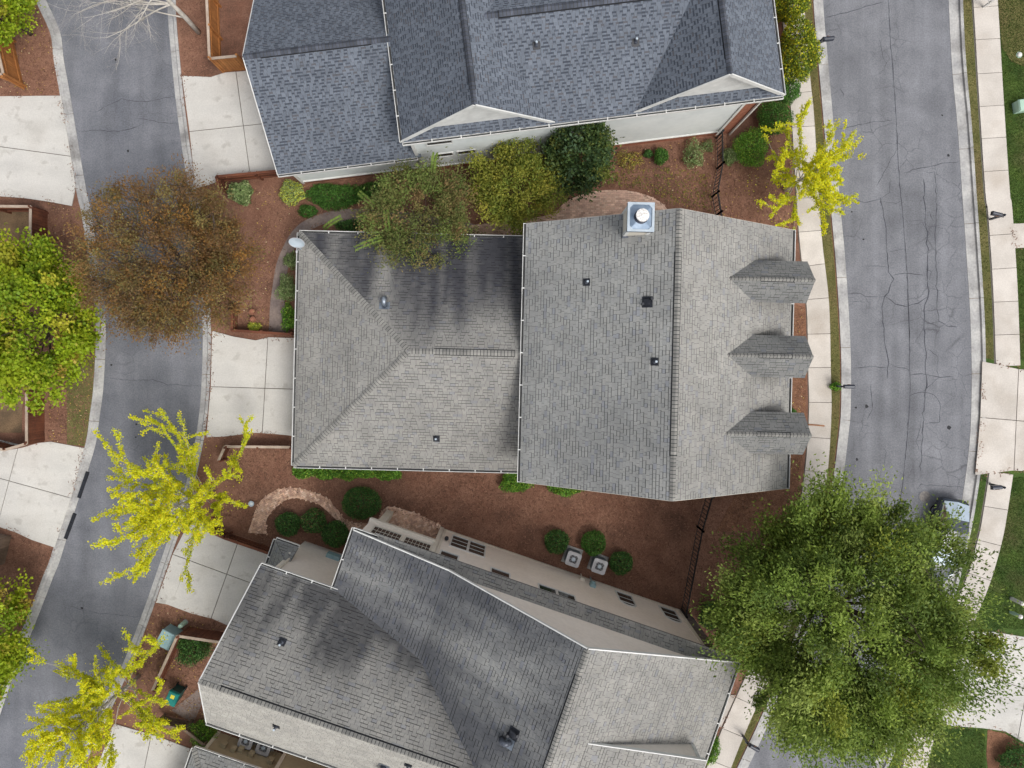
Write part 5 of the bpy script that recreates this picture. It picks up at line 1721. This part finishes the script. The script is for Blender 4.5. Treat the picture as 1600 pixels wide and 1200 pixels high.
def bent(a, b, k, sag=0.12, n=5):
    a, b = Vector(a), Vector(b)
    L_ = (b - a).length
    off = Vector((k.uniform(-1, 1), k.uniform(-1, 1), k.uniform(.2, 1))) * L_ * sag
    return [a + (b - a) * (i / n) + off * math.sin(math.pi * i / n) for i in range(n + 1)]


def tree(name, label, base, trunk_h, cc, rad, nclump, per, clump_r, leaf, palette, seed, trunk_r=.16, limbs=10, twigs=0, bark='bark', cat='tree',
         group=None, dens=None, shell=.45, mat='leaf', clumpjit=.22, rough=.22, flat=.55, droop=0.0, twig_r=.012, anis=1.0, spray=.6):
    """cc: crown centre above the base; rad: crown radii; leaves in clumps through the outer part of the crown"""
    global NPR
    NPR = np.random.default_rng(seed); k = random.Random(seed)
    e = empty(name, px2(base)); tag(e, label, cat, group)
    cc = Vector(cc); rad = Vector(rad)
    ph = [(k.uniform(0, 6.28), k.uniform(0, 6.28), k.randint(2, 5), k.randint(1, 4)) for _ in range(5)]
    C = []
    tries = 0
    while len(C) < nclump and tries < nclump * 30:
        tries += 1
        z = k.uniform(-.75, 1); a = k.uniform(0, 2 * math.pi); r_ = math.sqrt(max(0, 1 - z * z))
        lob = 1 + rough * sum(math.sin(m * a + p) * math.cos(q * z * 2 + p2) for p, p2, m, q in ph) / 2.2
        f = (shell + (1 - shell) * k.random() ** .6) * lob
        p = Vector((math.cos(a) * r_ * rad.x, math.sin(a) * r_ * rad.y, z * rad.z)) * f + cc
        if dens and k.random() > dens(p): continue
        if p.z < .3: continue
        C.append(p)
    C_np = np.array([tuple(p) for p in C])
    n = len(C) * per
    idx = np.repeat(np.arange(len(C)), per)
    sz = NPR.uniform(.55, 1.35, len(C))[idx][:, None]
    out = C_np[idx] - np.array([cc.x, cc.y, cc.z * .6]); out /= (np.linalg.norm(out, axis=1, keepdims=True) + 1e-9)
    pts = C_np[idx] + NPR.normal(size=(n, 3)) * np.array([1, 1, .62]) * clump_r * sz * .8 + out * NPR.normal(size=(n, 1)) * clump_r * sz * spray
    dirs = out * anis + NPR.normal(size=(n, 3)) * .75; dirs[:, 2] -= droop
    cl = tones(len(C), palette, clumpjit)
    cols = cl[idx] * .65 + tones(n, palette, .2) * .35
    keep = pts[:, 2] > .05
    leaf_mesh('crown', pts[keep], dirs[keep], leaf[0], leaf[1], cols[keep], M[mat], e, flat)
    # wood
    t = MB(); top = Vector((cc.x * .55, cc.y * .55, trunk_h))
    tp = bent((0, 0, -.02), top, k, .06); t.tube(tp, [trunk_r * (1 - .45 * i / 5) for i in range(6)], 9)
    t.build('trunk', M[bark], e, smooth=True)
    w = MB(); ends = []
    order = sorted(C, key=lambda p: k.random())
    for p in order[:limbs]:
        st = tp[k.randint(3, 5)]
        q = bent(st, st + (p - st) * .92, k, .10); r0 = trunk_r * k.uniform(.35, .55)
        w.tube(q, [r0 * (1 - .85 * i / 5) for i in range(6)], 6, cap=False); ends += q[2:]
    for p in order[limbs:limbs + twigs]:
        st = min(ends, key=lambda s: (s - p).length) if ends else top
        q = bent(st, p + (p - st) * .12, k, .10, 4)
        w.tube(q, [twig_r * 1.6 * (1 - .8 * i / 4) for i in range(5)], 4, cap=False)
    if w.v: w.build('branches', M[bark], e, smooth=True)
    return e


BIG = [(srgb(124, 144, 58), 6), (srgb(106, 128, 50), 6), (srgb(146, 160, 80), 4), (srgb(84, 106, 44), 4.5), (srgb(146, 152, 52), 1.6)]
MAPLE = [(srgb(142, 164, 34), 7), (srgb(164, 176, 40), 6), (srgb(112, 140, 34), 5), (srgb(176, 166, 56), 1.2), (srgb(180, 140, 76), .5)]
BROWN = [(srgb(134, 100, 62), 6), (srgb(116, 90, 64), 6), (srgb(154, 112, 56), 3), (srgb(124, 112, 70), 4), (srgb(136, 128, 78), 3.5), (srgb(102, 82, 64), 3)]
MYRTLE = [(srgb(112, 114, 66), 5), (srgb(96, 108, 60), 5), (srgb(130, 120, 74), 3), (srgb(134, 104, 74), 2), (srgb(112, 132, 66), 3)]
OLIVE = [(srgb(148, 148, 60), 5), (srgb(128, 136, 54), 5), (srgb(108, 124, 50), 5), (srgb(166, 156, 64), 1.6)]
MAGN = [(srgb(54, 74, 44), 6), (srgb(70, 92, 50), 5), (srgb(94, 112, 56), 3), (srgb(138, 142, 66), 1.6), (srgb(82, 106, 78), 1.5)]

tree('street_tree', 'very large green willow-leaved tree overhanging the street at the bottom right', (1262, 905), 4.5, (-1.05, -.1, 6.8), (5.75, 6.0, 3.9), 400, 480, .42, (.17, .075), BIG, 21,
     trunk_r=.26, limbs=26, twigs=240, rough=.17, droop=.4, flat=.6, anis=1.1, shell=.5, spray=1.0, clumpjit=.34)
tree('maple_tree', 'dense yellow-green maple at the left edge beside the brown fence', (125, 515), 2.4, (-.25, .2, 4.0), (2.95, 3.75, 2.6), 190, 160, .34, (.19, .14), MAPLE, 22, limbs=14, twigs=30, rough=.2, flat=.7, shell=.6)
tree('maple_tree', 'yellow-green maple cut by the left edge near the bottom', (38, 940), 2.0, (-.1, -.6, 3.2), (2.3, 3.2, 2.2), 170, 110, .32, (.17, .12), MAPLE, 23, limbs=10, twigs=20, rough=.2, flat=.7, shell=.6)
tree('maple_tree', 'small yellow-green maple at the top left corner', (48, 52), 1.6, (-.1, .1, 2.6), (1.55, 1.5, 1.4), 80, 110, .28, (.16, .11), MAPLE, 24, limbs=8, twigs=10, rough=.2, flat=.7, shell=.6)


def brown_dens(p):
    q = Vector((p.x + 1.1, p.y - .97))
    d = q.normalized().dot(Vector((-.8, .6))) * min(1, q.length / 3)
    return 1.0 - .62 * max(0, min(1, d + .2))


tree('autumn_tree', 'large rusty brown half-bare tree spreading over the alley', (352, 450), 3.0, (-1.1, .95, 5.0), (4.5, 4.1, 3.0), 520, 150, .33, (.125, .052), BROWN, 25, trunk_r=.2, limbs=30, twigs=430,
     dens=brown_dens, mat='leafdull', rough=.08, flat=.4, shell=.4, twig_r=.014, anis=1.2)
tree('crepe_myrtle', 'dull green crepe myrtle leaning over the garage roof', (668, 350), 1.9, (-.15, -.3, 3.4), (2.9, 2.85, 1.7), 260, 95, .27, (.14, .06), MYRTLE, 26, trunk_r=.09, limbs=18, twigs=60, mat='leafdull', rough=.24, shell=.4)
tree('garden_tree', 'golden olive small tree between crepe myrtle and dark magnolia', (806, 318), 1.6, (0, .35, 2.9), (2.15, 2.2, 1.5), 180, 95, .27, (.15, .07), OLIVE, 27, trunk_r=.08, limbs=12, twigs=30, rough=.22, shell=.45)
tree('magnolia_tree', 'dark glossy magnolia against the white wall of the upper house', (892, 262), 1.2, (.15, .1, 2.9), (1.75, 1.95, 2.4), 190, 80, .26, (.20, .10), MAGN, 28, trunk_r=.1, limbs=10, twigs=10, rough=.2, shell=.55, flat=.6)


def fronds(parent, specs, seed):
    """bright young shoots: leaflets in two rows along a stem"""
    global NPR
    NPR = np.random.default_rng(seed)
    for a, b in specs:
        a, b = Vector(a), Vector(b); d = (b - a); n = 26
        sd_ = d.normalized().cross(Vector((0, 0, 1)))
        pts, dr = [], []
        for i in range(n):
            f = i / (n - 1); p = a + d * f + Vector((0, 0, .15 * math.sin(math.pi * f)))
            for sg in (-1, 1):
                l = sd_ * sg + d.normalized() * .5
                pts.append(p + l * .09); dr.append(l)
        pts, dr = np.array([tuple(p) for p in pts]), np.array([tuple(p) for p in dr])
        leaf_mesh('frond', pts, dr, .19, .06, tones(len(pts), [(srgb(118, 138, 62), 4), (srgb(100, 124, 54), 3)], .12), M['leaf'], parent, .9)


cm = [o for o in bpy.data.objects if o.name == 'crepe_myrtle'][0]
cb0 = px2((668, 350))
def fr(u0, v0, u1, v1, z0, z1): return (P(u0, v0, z0) - cb0, P(u1, v1, z1) - cb0)
fronds(cm, [fr(598, 372, 556, 388, 4.2, 4.0), fr(560, 338, 596, 350, 3.6, 3.9), fr(607, 362, 603, 330, 4.4, 4.6),
            fr(676, 270, 680, 240, 4.2, 4.6), fr(560, 300, 585, 322, 3.6, 4.0), fr(505, 358, 532, 340, 2.0, 2.4)], 5)


def ginkgo(label, base, h, R, seed, nb=46, lean=(0, 0)):
    global NPR
    NPR = np.random.default_rng(seed); k = random.Random(seed)
    e = empty('ginkgo_tree', px2(base)); tag(e, label, 'tree', 'yellow ginkgo trees')
    t = MB(); tp = [Vector((lean[0] * i / 6, lean[1] * i / 6, h * i / 6)) for i in range(7)]
    t.tube(tp, [.11 * (1 - .9 * i / 6) + .008 for i in range(7)], 8); t.build('trunk', M['barkpale'], e, smooth=True)
    w = MB(); PT, DR, GF = [], [], []

    def leafy(a, b, dens_, rad, g):
        L_ = (b - a).length; n = int(L_ * dens_)
        for _ in range(n):
            q = k.random() ** .8
            p = a + (b - a) * q
            PT.append(p + Vector((k.gauss(0, rad), k.gauss(0, rad), k.gauss(0, rad * .8))))
            DR.append((b - a).normalized() * .5 + Vector((k.gauss(0, 1), k.gauss(0, 1), k.gauss(.2, .7))))
            GF.append(g * (1 - q) + .12 * g)
    def arm(o, d, L_, r0, depth):
        n = 7; pts = [o]; dd = d.copy(); q = o.copy()
        for j in range(n):
            dd = (dd + Vector((k.gauss(0, .10), k.gauss(0, .10), k.gauss(.01, .07)))).normalized()
            q = q + dd * L_ / n; pts.append(q.copy())
        w.tube(pts, [r0 * (1 - .85 * j / n) for j in range(n + 1)], 5, cap=False)
        thick = k.uniform(.045, .08)
        for j in range(1, n + 1):
            if depth == 0 and j <= 2 and L_ > 1.5: continue
            if k.random() < .14: continue                       # bare stretches
            leafy(pts[j - 1], pts[j], k.uniform(80, 190), thick * k.uniform(.6, 1.25), .85 if depth == 0 else .55)
        if depth < 2:
            for _ in range(k.randint(3, 5) if depth == 0 else k.randint(1, 3)):
                j = k.randint(2, n - 1)
                sd_ = (dd * .75 + Vector((k.uniform(-1, 1), k.uniform(-1, 1), k.uniform(-.15, .45)))).normalized()
                arm(pts[j], sd_, L_ * k.uniform(.16, .42) * (1 if depth == 0 else .8), r0 * .5, depth + 1)
    for i in range(nb):
        f = .14 + .84 * (i + k.random()) / nb
        a = i * 2.39996 + k.uniform(-.7, .7)
        L_ = R * (1.06 - .74 * f) * k.uniform(.45, 1.2)
        el = math.radians(k.uniform(8, 34) + 34 * f)
        o = Vector((lean[0] * f, lean[1] * f, h * f))
        arm(o, Vector((math.cos(a) * math.cos(el), math.sin(a) * math.cos(el), math.sin(el))), L_, .028, 0)
    w.build('branches', M['barkpale'], e, smooth=True)
    PT = np.array([tuple(p) for p in PT]); DR = np.array([tuple(p) for p in DR]); GF = np.array(GF)[:, None]
    n = len(PT)
    ye = tones(n, [(srgb(220, 214, 38), 6), (srgb(205, 209, 46), 6), (srgb(226, 204, 36), 1.5)], .16)
    gr = tones(n, [(srgb(160, 178, 52), 5), (srgb(140, 164, 52), 5)], .16)
    hz = np.clip((PT[:, 2:3] / h), 0, 1)
    g = np.clip(GF * (1.25 - hz) + NPR.normal(0, .12, (n, 1)), 0, 1)
    leaf_mesh('crown', PT, DR, .088, .07, np.clip((ye * (1 - g) + gr * g) * 1.12, 0, .9), M['leafbright'], e, .6)


ginkgo('yellow ginkgo over the alley below the middle driveway', (334, 766), 6.8, 5.4, 35, nb=56)
ginkgo('yellow ginkgo in the bottom left corner beside the teal bin', (218, 1056), 6.8, 5.1, 37, nb=56)
ginkgo('yellow ginkgo on the upper right pavement above the middle house', (1226, 297), 5.0, 3.9, 36, nb=42)

# bare tree, top left
NPR = np.random.default_rng(40)
k = random.Random(41)
e = empty('bare_tree', px2((311, 51))); tag(e, 'bare pale-barked tree reaching over the alley at the top', 'tree')
t = MB(); trunk = [Vector((0, 0, 0)), Vector((-.12, .15, 1.4)), Vector((-.3, .3, 2.6)), Vector((-.5, .5, 3.6))]
t.tube(trunk, [.15, .13, .11, .09], 9); t.build('trunk', M['barkpale'], e, smooth=True)
w = MB()
def grow(p, d, L_, r, depth):
    pts = [p]; q = p; dd = d
    for i in range(5):
        dd = (dd + Vector((k.gauss(0, .13), k.gauss(0, .13), k.gauss(.02 if depth < 2 else -.06, .1)))).normalized()
        q = q + dd * L_ / 5; pts.append(q)
    w.tube(pts, [r * (1 - .75 * i / 5) for i in range(6)], 5 if depth < 2 else 4, cap=False)
    if depth < 3:
        for _ in range((5, 5, 4)[depth]):
            i = k.randint(1, 5)
            nd = (dd + Vector((k.gauss(0, .6), k.gauss(0, .6), k.gauss(0, .35)))).normalized()
            grow(pts[i], nd, L_ * k.uniform(.45, .72), r * (1 - .75 * i / 5) * .6, depth + 1)
for d, l0 in (((-1, -.22, .12), 5.0), ((-1, -.32, .05), 4.6), ((-1, -.5, .1), 3.4), ((-.8, -.7, .1), 2.6), ((-1, -.1, .25), 4.4), ((-.9, .3, .45), 3), ((.1, .8, .7), 3), ((-1, -.4, 0), 4.0), ((-.5, -.9, .15), 2.2), ((.5, .5, .6), 2.6)):
    grow(trunk[k.randint(1, 3)], Vector(d).normalized(), l0, .05, 0)
w.build('branches', M['barkpale'], e, smooth=True)

# shrubs
BOX = [(srgb(40, 66, 30), 6), (srgb(52, 80, 36), 5), (srgb(66, 92, 44), 3), (srgb(34, 54, 28), 3)]
FRESH = [(srgb(64, 96, 32), 6), (srgb(80, 110, 38), 5), (srgb(50, 78, 28), 4), (srgb(104, 120, 44), 2)]
BRIGHT = [(srgb(48, 76, 30), 6), (srgb(58, 88, 34), 5), (srgb(40, 64, 26), 3)]
GREYG = [(srgb(92, 104, 66), 5), (srgb(76, 92, 54), 5), (srgb(112, 120, 84), 2)]
HOLLY = [(srgb(64, 80, 24), 5), (srgb(96, 104, 24), 5), (srgb(132, 128, 26), 3), (srgb(48, 62, 22), 3)]
SPARSE = [(srgb(118, 108, 50), 4), (srgb(92, 96, 46), 4), (srgb(140, 122, 56), 2)]


def shrub(label, base, rx, ry, h, pal, seed, n=None, leaf=(.085, .05), name='shrub', group='garden shrubs', loose=.08, cat='shrub', shell=.62, rz=0.0):
    """clipped or loose shrub: rx, ry in photo pixels, h in metres"""
    global NPR
    NPR = np.random.default_rng(seed); k = random.Random(seed)
    rx, ry = rx * .0352, ry * .0352
    e = empty(name, px2(base), rz); tag(e, label, cat, group)
    n = n or int(2600 * (rx * ry) ** .5 * (max(rx, ry) + h) + 400)
    d = NPR.normal(size=(n, 3)); d /= np.linalg.norm(d, axis=1, keepdims=True)
    f = shell + (1 - shell) * NPR.random(n) ** .55
    a = np.arctan2(d[:, 1], d[:, 0])
    lob = 1 + loose * (np.sin(a * 3 + k.uniform(0, 6)) + np.sin(a * 5 + d[:, 2] * 4 + k.uniform(0, 6)) + .7 * np.sin(d[:, 2] * 7 + a * 2))
    p = d * (f * lob)[:, None] * np.array([rx, ry, h / 2]); p[:, 2] += h / 2
    p += NPR.normal(size=(n, 3)) * .02
    dirs = d + NPR.normal(size=(n, 3)) * .6
    patch = np.array([vnoise(q[0] * 4 + 9, q[1] * 4 + q[2] * 3, seed) for q in p])[:, None]
    cols = tones(n, pal, .2) * (.78 + .44 * patch)
    m = p[:, 2] > .02
    leaf_mesh('foliage', p[m], dirs[m] - d[m] * .6, leaf[0], leaf[1], np.clip(cols[m] * 2.5, 0, .8), M['leaf'], e, .6, nrm=d[m])
    t = MB()
    for i in range(5):
        q = Vector((k.uniform(-.5, .5) * rx, k.uniform(-.5, .5) * ry, h * .8))
        t.tube(bent((0, 0, -.02), q, k, .1, 3), [.022, .018, .012, .006], 5, cap=False)
    t.build('stem', M['bark'], e)
    return e


GB = 'round boxwoods by the lower house'
shrub('largest round dark green boxwood beside the brick loop path', (568, 783), 31, 26, 1.1, BOX, 51, group=GB, loose=.02, shell=.75)
shrub('leftmost round boxwood inside the brick loop', (454, 816), 20, 19, .95, BOX, 52, group=GB, loose=.04, shell=.7)
shrub('middle round boxwood inside the brick loop, brownish on top', (494, 811), 20, 20, 1.0, BOX + [(srgb(92, 72, 52), 2)], 53, group=GB, loose=.05, shell=.7)
shrub('round boxwood tucked against the white gutter corner of the lower house', (527, 831), 21, 21, 1.0, BOX, 54, group=GB, loose=.03, shell=.72)
shrub('round boxwood left of the first air conditioner', (869, 843), 19.5, 19.5, .95, BOX, 55, group=GB, loose=.03, shell=.72)
shrub('round boxwood above and between the two air conditioners', (926, 845), 19.5, 20, .95, BRIGHT, 56, group=GB, loose=.03, shell=.72)
shrub('round dark boxwood right of the second air conditioner', (968, 876), 18.5, 18.5, .95, BOX, 57, group=GB, loose=.03, shell=.72)
for i, (u, v, rx, ry, lab) in enumerate(((478, 733, 18, 13, 'leftmost foundation shrub under the garage gutter'), (512, 735, 18, 13, 'second foundation shrub from the garage corner'),
                                         (545, 736, 19, 12, 'third foundation shrub from the garage corner'), (575, 736, 17, 10, 'fourth foundation shrub from the garage corner, smallest'), (608, 737, 20, 12, 'rightmost foundation shrub under the garage gutter'),
                                         (806, 750, 24, 18, 'green foundation shrub at the main roof corner'), (884, 758, 30, 14, 'low wide foundation shrub under the main gable'))):
    shrub(lab, (u, v), rx, ry, .8, FRESH, 60 + i, group='foundation shrubs of the middle house', loose=.12, leaf=(.11, .06))
shrub('grey-green shrub in the corner of the red-brown fence', (381, 304), 18, 17, .9, GREYG, 70, loose=.14, leaf=(.13, .07))
shrub('olive shrub left of the bright green ground cover', (460, 304), 19, 19, .9, GREYG + OLIVE[:2], 71, loose=.12)
shrub('bright green ground cover mound along the upper garage wall', (526, 308), 46, 20, .55, BRIGHT, 72, loose=.1, name='ground_cover', cat='ground cover', leaf=(.12, .05))
shrub('small bright green mound at the bend of the garden path', (482, 331), 15, 10, .35, BRIGHT, 73, loose=.1, name='ground_cover', cat='ground cover')
shrub('low bright green mound under the crepe myrtle', (590, 300), 28, 16, .6, BRIGHT, 74, loose=.14, name='ground_cover', cat='ground cover')
shrub('upper shrub between garden path and garage wall', (452, 452), 15, 20, .8, GREYG, 75, loose=.18)
shrub('lower shrub between garden path and garage wall', (455, 497), 12, 20, .7, FRESH, 76, loose=.18)
shrub('sparse shrub below the satellite dish', (456, 408), 10, 12, .4, GREYG, 77, loose=.2)
shrub('dark shrub between the path and garage eave', (548, 354), 22, 9, .6, BOX, 78, loose=.16)
shrub('bright green conical shrub under the white wall', (1031, 247), 11, 13, .7, BRIGHT, 80, loose=.08)
shrub('tiny dark green shrub left of the conical one', (1012, 242), 7, 6, .4, BOX, 81, loose=.1)
shrub('sparse yellowing shrub beside the magnolia', (982, 252), 20, 14, .5, SPARSE, 82, loose=.22, n=900)
shrub('loose grey-green shrub right of the conical one', (1081, 245), 15, 21, .8, GREYG, 83, loose=.2, n=1700)
shrub('faint small shrub at the upper house corner', (1104, 230), 10, 9, .4, GREYG, 84, loose=.25, n=450)
shrub('small grey-green shrub just right of the iron fence', (1139, 247), 13, 12, .6, GREYG, 85, loose=.16)
shrub('round shrub with yellowing top left of the upper ginkgo', (1168, 236), 26, 30, 1.2, FRESH, 86, loose=.1)
shrub('dense dark green rounded hedge at the corner of the upper house', (1203, 190), 27, 26, 1.3, BRIGHT, 87, loose=.08)
shrub('small dark green hedge touching the upper house gutter', (1222, 150), 22, 18, 1.3, BRIGHT, 93, loose=.08)
shrub('tall yellow-green holly right of the upper house roof', (1232, 96), 30, 50, 2.6, HOLLY, 88, loose=.1, leaf=(.13, .07), n=9000, shell=.5)
shrub('yellow-green holly at the top edge right of the upper house', (1224, 22), 26, 26, 2.4, HOLLY, 89, loose=.1, leaf=(.13, .07), n=5500, shell=.5)
shrub('dark green spreading shrub inside the lower left fence', (307, 1010), 26, 22, 1.0, BOX, 90, loose=.16)
shrub('fresh green shrub beside the lower house roof corner', (322, 1140), 19, 20, 1.0, FRESH, 91, loose=.2)
shrub('dark shrub at the stone corner of the lower house', (1110, 958), 22, 22, .9, BOX, 92, loose=.1)
shrub('dark leafy shrub in the mulch island at the bottom right', (1582, 1182), 30, 24, .9, BOX, 94, loose=.14)
shrub('small green plant at the foot of the middle mailbox', (1303, 604), 8, 6, .4, FRESH, 95, loose=.15)
shrub('tiny green tuft between the lower two dormers', (1235, 643), 6, 6, .35, BRIGHT, 96, loose=.2)
shrub('tiny olive plant beside the terracotta pots', (399, 511), 9, 7, .35, OLIVE, 97, loose=.2)
shrub('low green plants along the front of the lower house', (1112, 1172), 9, 22, .4, FRESH, 98, loose=.2, rz=math.radians(-19))


# ------------------------------------------------------------------ stuff: grass blades, straw, fallen leaves
HARDBOX = [(min(p[0] for p in h), max(p[0] for p in h), min(p[1] for p in h), max(p[1] for p in h)) for h in HARD]


def raster_free(px):
    u, v = px
    for h, (a, b, c, d) in zip(HARD, HARDBOX):
        if a <= u <= b and c <= v <= d and pip(u, v, h): return False
    return True


def blades(name, label, polys, dens, hgt, pal, seed, z):
    global NPR
    NPR = np.random.default_rng(seed); k = random.Random(seed)
    pts = []
    for poly in polys:
        us = [p[0] for p in poly]; vs_ = [p[1] for p in poly]
        area = (max(us) - min(us)) * (max(vs_) - min(vs_)) * .036 ** 2
        for _ in range(int(area * dens)):
            u, v = k.uniform(min(us), max(us)), k.uniform(min(vs_), max(vs_))
            if pip(u, v, poly) and raster_free((u, v)): pts.append(P(u, v, z))
    n = len(pts)
    p = np.array([tuple(q) for q in pts])
    d = NPR.normal(size=(n, 3)) * .6; d[:, 2] = 1
    p[:, 2] += hgt * .45
    patch = np.array([fbm(q[0] * .45, q[1] * .45, seed, 3) for q in p])[:, None]
    cols = tones(n, pal, .25) * (.7 + .6 * patch)
    o = leaf_mesh(name, p, d, hgt, .022, cols, M['grass'], None, .1)
    o['kind'] = 'stuff'; tag(o, label, 'grass')


def cut(l, a, b): return [p for p in l if a <= p[1] <= b]


GRASS = [(srgb(62, 92, 30), 6), (srgb(78, 104, 40), 5), (srgb(96, 108, 50), 3), (srgb(112, 102, 60), 1)]
DRY = [(srgb(110, 104, 60), 5), (srgb(88, 94, 46), 5), (srgb(130, 112, 74), 2)]
WR = offset_px(spline(WALK_R), 20); WR2 = offset_px(spline(WALK_R2), 20)
LAWN1 = cut(WR, -10, 566) + [(1625, 575), (1625, -10)]
LAWN2 = cut(WR2, 742, 984) + [(1625, 984), (1625, 742)]
LAWN3 = [(1440, 1136), (1538, 1140), (1540, 1210), (1440, 1210)]
blades('grass', 'mown green grass of the lawns right of the street', [LAWN1, LAWN2, LAWN3], 900, .07, GRASS, 201, GZ)
vl = cut(VERGE_L[0], -10, 1210); vr = cut(VERGE_L[1], -10, 1210)
v2 = cut(VERGE_R[0], -10, 564); v3 = cut(VERGE_R[1], -10, 564)
v4 = cut(VERGE_R2[0], 742, 1210); v5 = cut(VERGE_R2[1], 742, 1210)
blades('grass', 'thin dry grass of the verges beside the kerbs', [vl + vr[::-1], v2 + v3[::-1], v4 + v5[::-1]], 420, .06, DRY + GRASS[:2], 202, GZ + .015)


def litter(name, label, polys, dens, size, pal, seed, z=GZ + .012, mat='straw'):
    global NPR
    NPR = np.random.default_rng(seed); k = random.Random(seed); pts = []
    for poly in polys:
        us = [p[0] for p in poly]; vs_ = [p[1] for p in poly]
        area = (max(us) - min(us)) * (max(vs_) - min(vs_)) * .036 ** 2
        for _ in range(int(area * dens)):
            u, v = k.uniform(min(us), max(us)), k.uniform(min(vs_), max(vs_))
            if pip(u, v, poly) and raster_free((u, v)): pts.append(P(u, v, z + k.uniform(0, .02)))
    n = len(pts); p = np.array([tuple(q) for q in pts])
    d = NPR.normal(size=(n, 3)); d[:, 2] *= .15
    o = leaf_mesh(name, p, d, size[0], size[1], tones(n, pal, .25), M[mat], None, .92)
    o['kind'] = 'stuff'; tag(o, label, 'ground litter')


STRAW = [(srgb(128, 94, 76), 5), (srgb(110, 80, 63), 5), (srgb(146, 110, 88), 2), (srgb(88, 63, 51), 3)]
MID = [(352, 700), (462, 700), (470, 728), (815, 734), (815, 752), (1050, 784), (1150, 772), (1225, 765), (1255, 760), (1238, 830), (1190, 960), (1100, 1000), (1064, 955), (690, 825), (600, 800), (530, 850), (420, 860), (345, 800)]
UP = [(352, 296), (470, 290), (660, 262), (964, 232), (1118, 214), (1180, 205), (1232, 200), (1243, 358), (1060, 332), (1010, 300), (930, 290), (860, 330), (740, 345), (600, 330), (470, 345), (424, 450), (420, 515), (375, 515), (380, 420), (400, 330)]
LEFT = [(0, 60), (62, 10), (90, 100), (95, 148), (0, 148)], [(76, 318), (118, 325), (150, 500), (147, 600), (132, 696), (75, 690), (75, 330)], [(0, 828), (50, 845), (86, 858), (50, 950), (0, 960)], [(278, 0), (320, 0), (335, 110), (287, 116)], [(246, 945), (300, 962), (356, 980), (312, 1066), (322, 1130), (250, 1120), (205, 1030)]
EASTB = [(1225, 470), (1256, 480), (1258, 600), (1257, 700), (1245, 755), (1225, 760)]
litter('straw_mulch', 'scattered brown pine straw over the garden beds', [MID, UP, EASTB] + list(LEFT), 130, (.17, .026), STRAW, 211)
litter('fallen_leaves', 'scattered fallen yellow and tan leaves on the mulch', [UP, (LEFT[1]), (LEFT[4]), EASTB, LEFT[0]], 7, (.075, .05), [(srgb(176, 150, 70), 4), (srgb(160, 124, 80), 4), (srgb(196, 180, 140), 1.5)], 212, GZ + .03)
WEEDS = [(955, 265), (1040, 262), (1110, 270), (1112, 330), (1045, 318), (1010, 296), (960, 290)]
litter('low_weeds', 'yellowing low weeds on the mulch above the brick patio', [WEEDS], 55, (.12, .05), SPARSE, 213, GZ + .05)


def edge_litter():
    """needles and leaves blown from the beds over the edges of drives and paths"""
    global NPR
    NPR = np.random.default_rng(221); k = random.Random(221); pts = []
    for poly in HARD:
        n = len(poly)
        for i in range(n):
            a, b = P(*poly[i], 0), P(*poly[(i + 1) % n], 0); L_ = (b - a).length
            nr = Vector((-(b - a).y, (b - a).x, 0)).normalized()
            for _ in range(int(L_ * 16)):
                f = k.random()
                if fbm((a.x + (b.x - a.x) * f) * 1.2, (a.y + (b.y - a.y) * f) * 1.2, 5, 2) < .42: continue
                p = a + (b - a) * f + nr * k.gauss(0, .11); p.z = GZ + .062
                pts.append(tuple(p))
    n = len(pts); d = NPR.normal(size=(n, 3)); d[:, 2] *= .1
    o = leaf_mesh('edge_litter', np.array(pts), d, .15, .035, tones(n, STRAW, .25), M['straw'], None, .95)
    o['kind'] = 'stuff'; tag(o, 'straw and leaf bits strewn along the edges of drives and paths', 'ground litter')


edge_litter()
GK = [(srgb(206, 190, 50), 5), (srgb(190, 184, 70), 3)]
def disc(u, v, r): return [(u + r * math.cos(2 * math.pi * i / 12), v + r * math.sin(2 * math.pi * i / 12)) for i in range(12)]
litter('ginkgo_leaves', 'small yellow leaves dropped under the ginkgo trees', [disc(310, 760, 75), disc(205, 1065, 80), disc(1235, 285, 70)], 5, (.07, .06), GK, 222, GZ + .06)
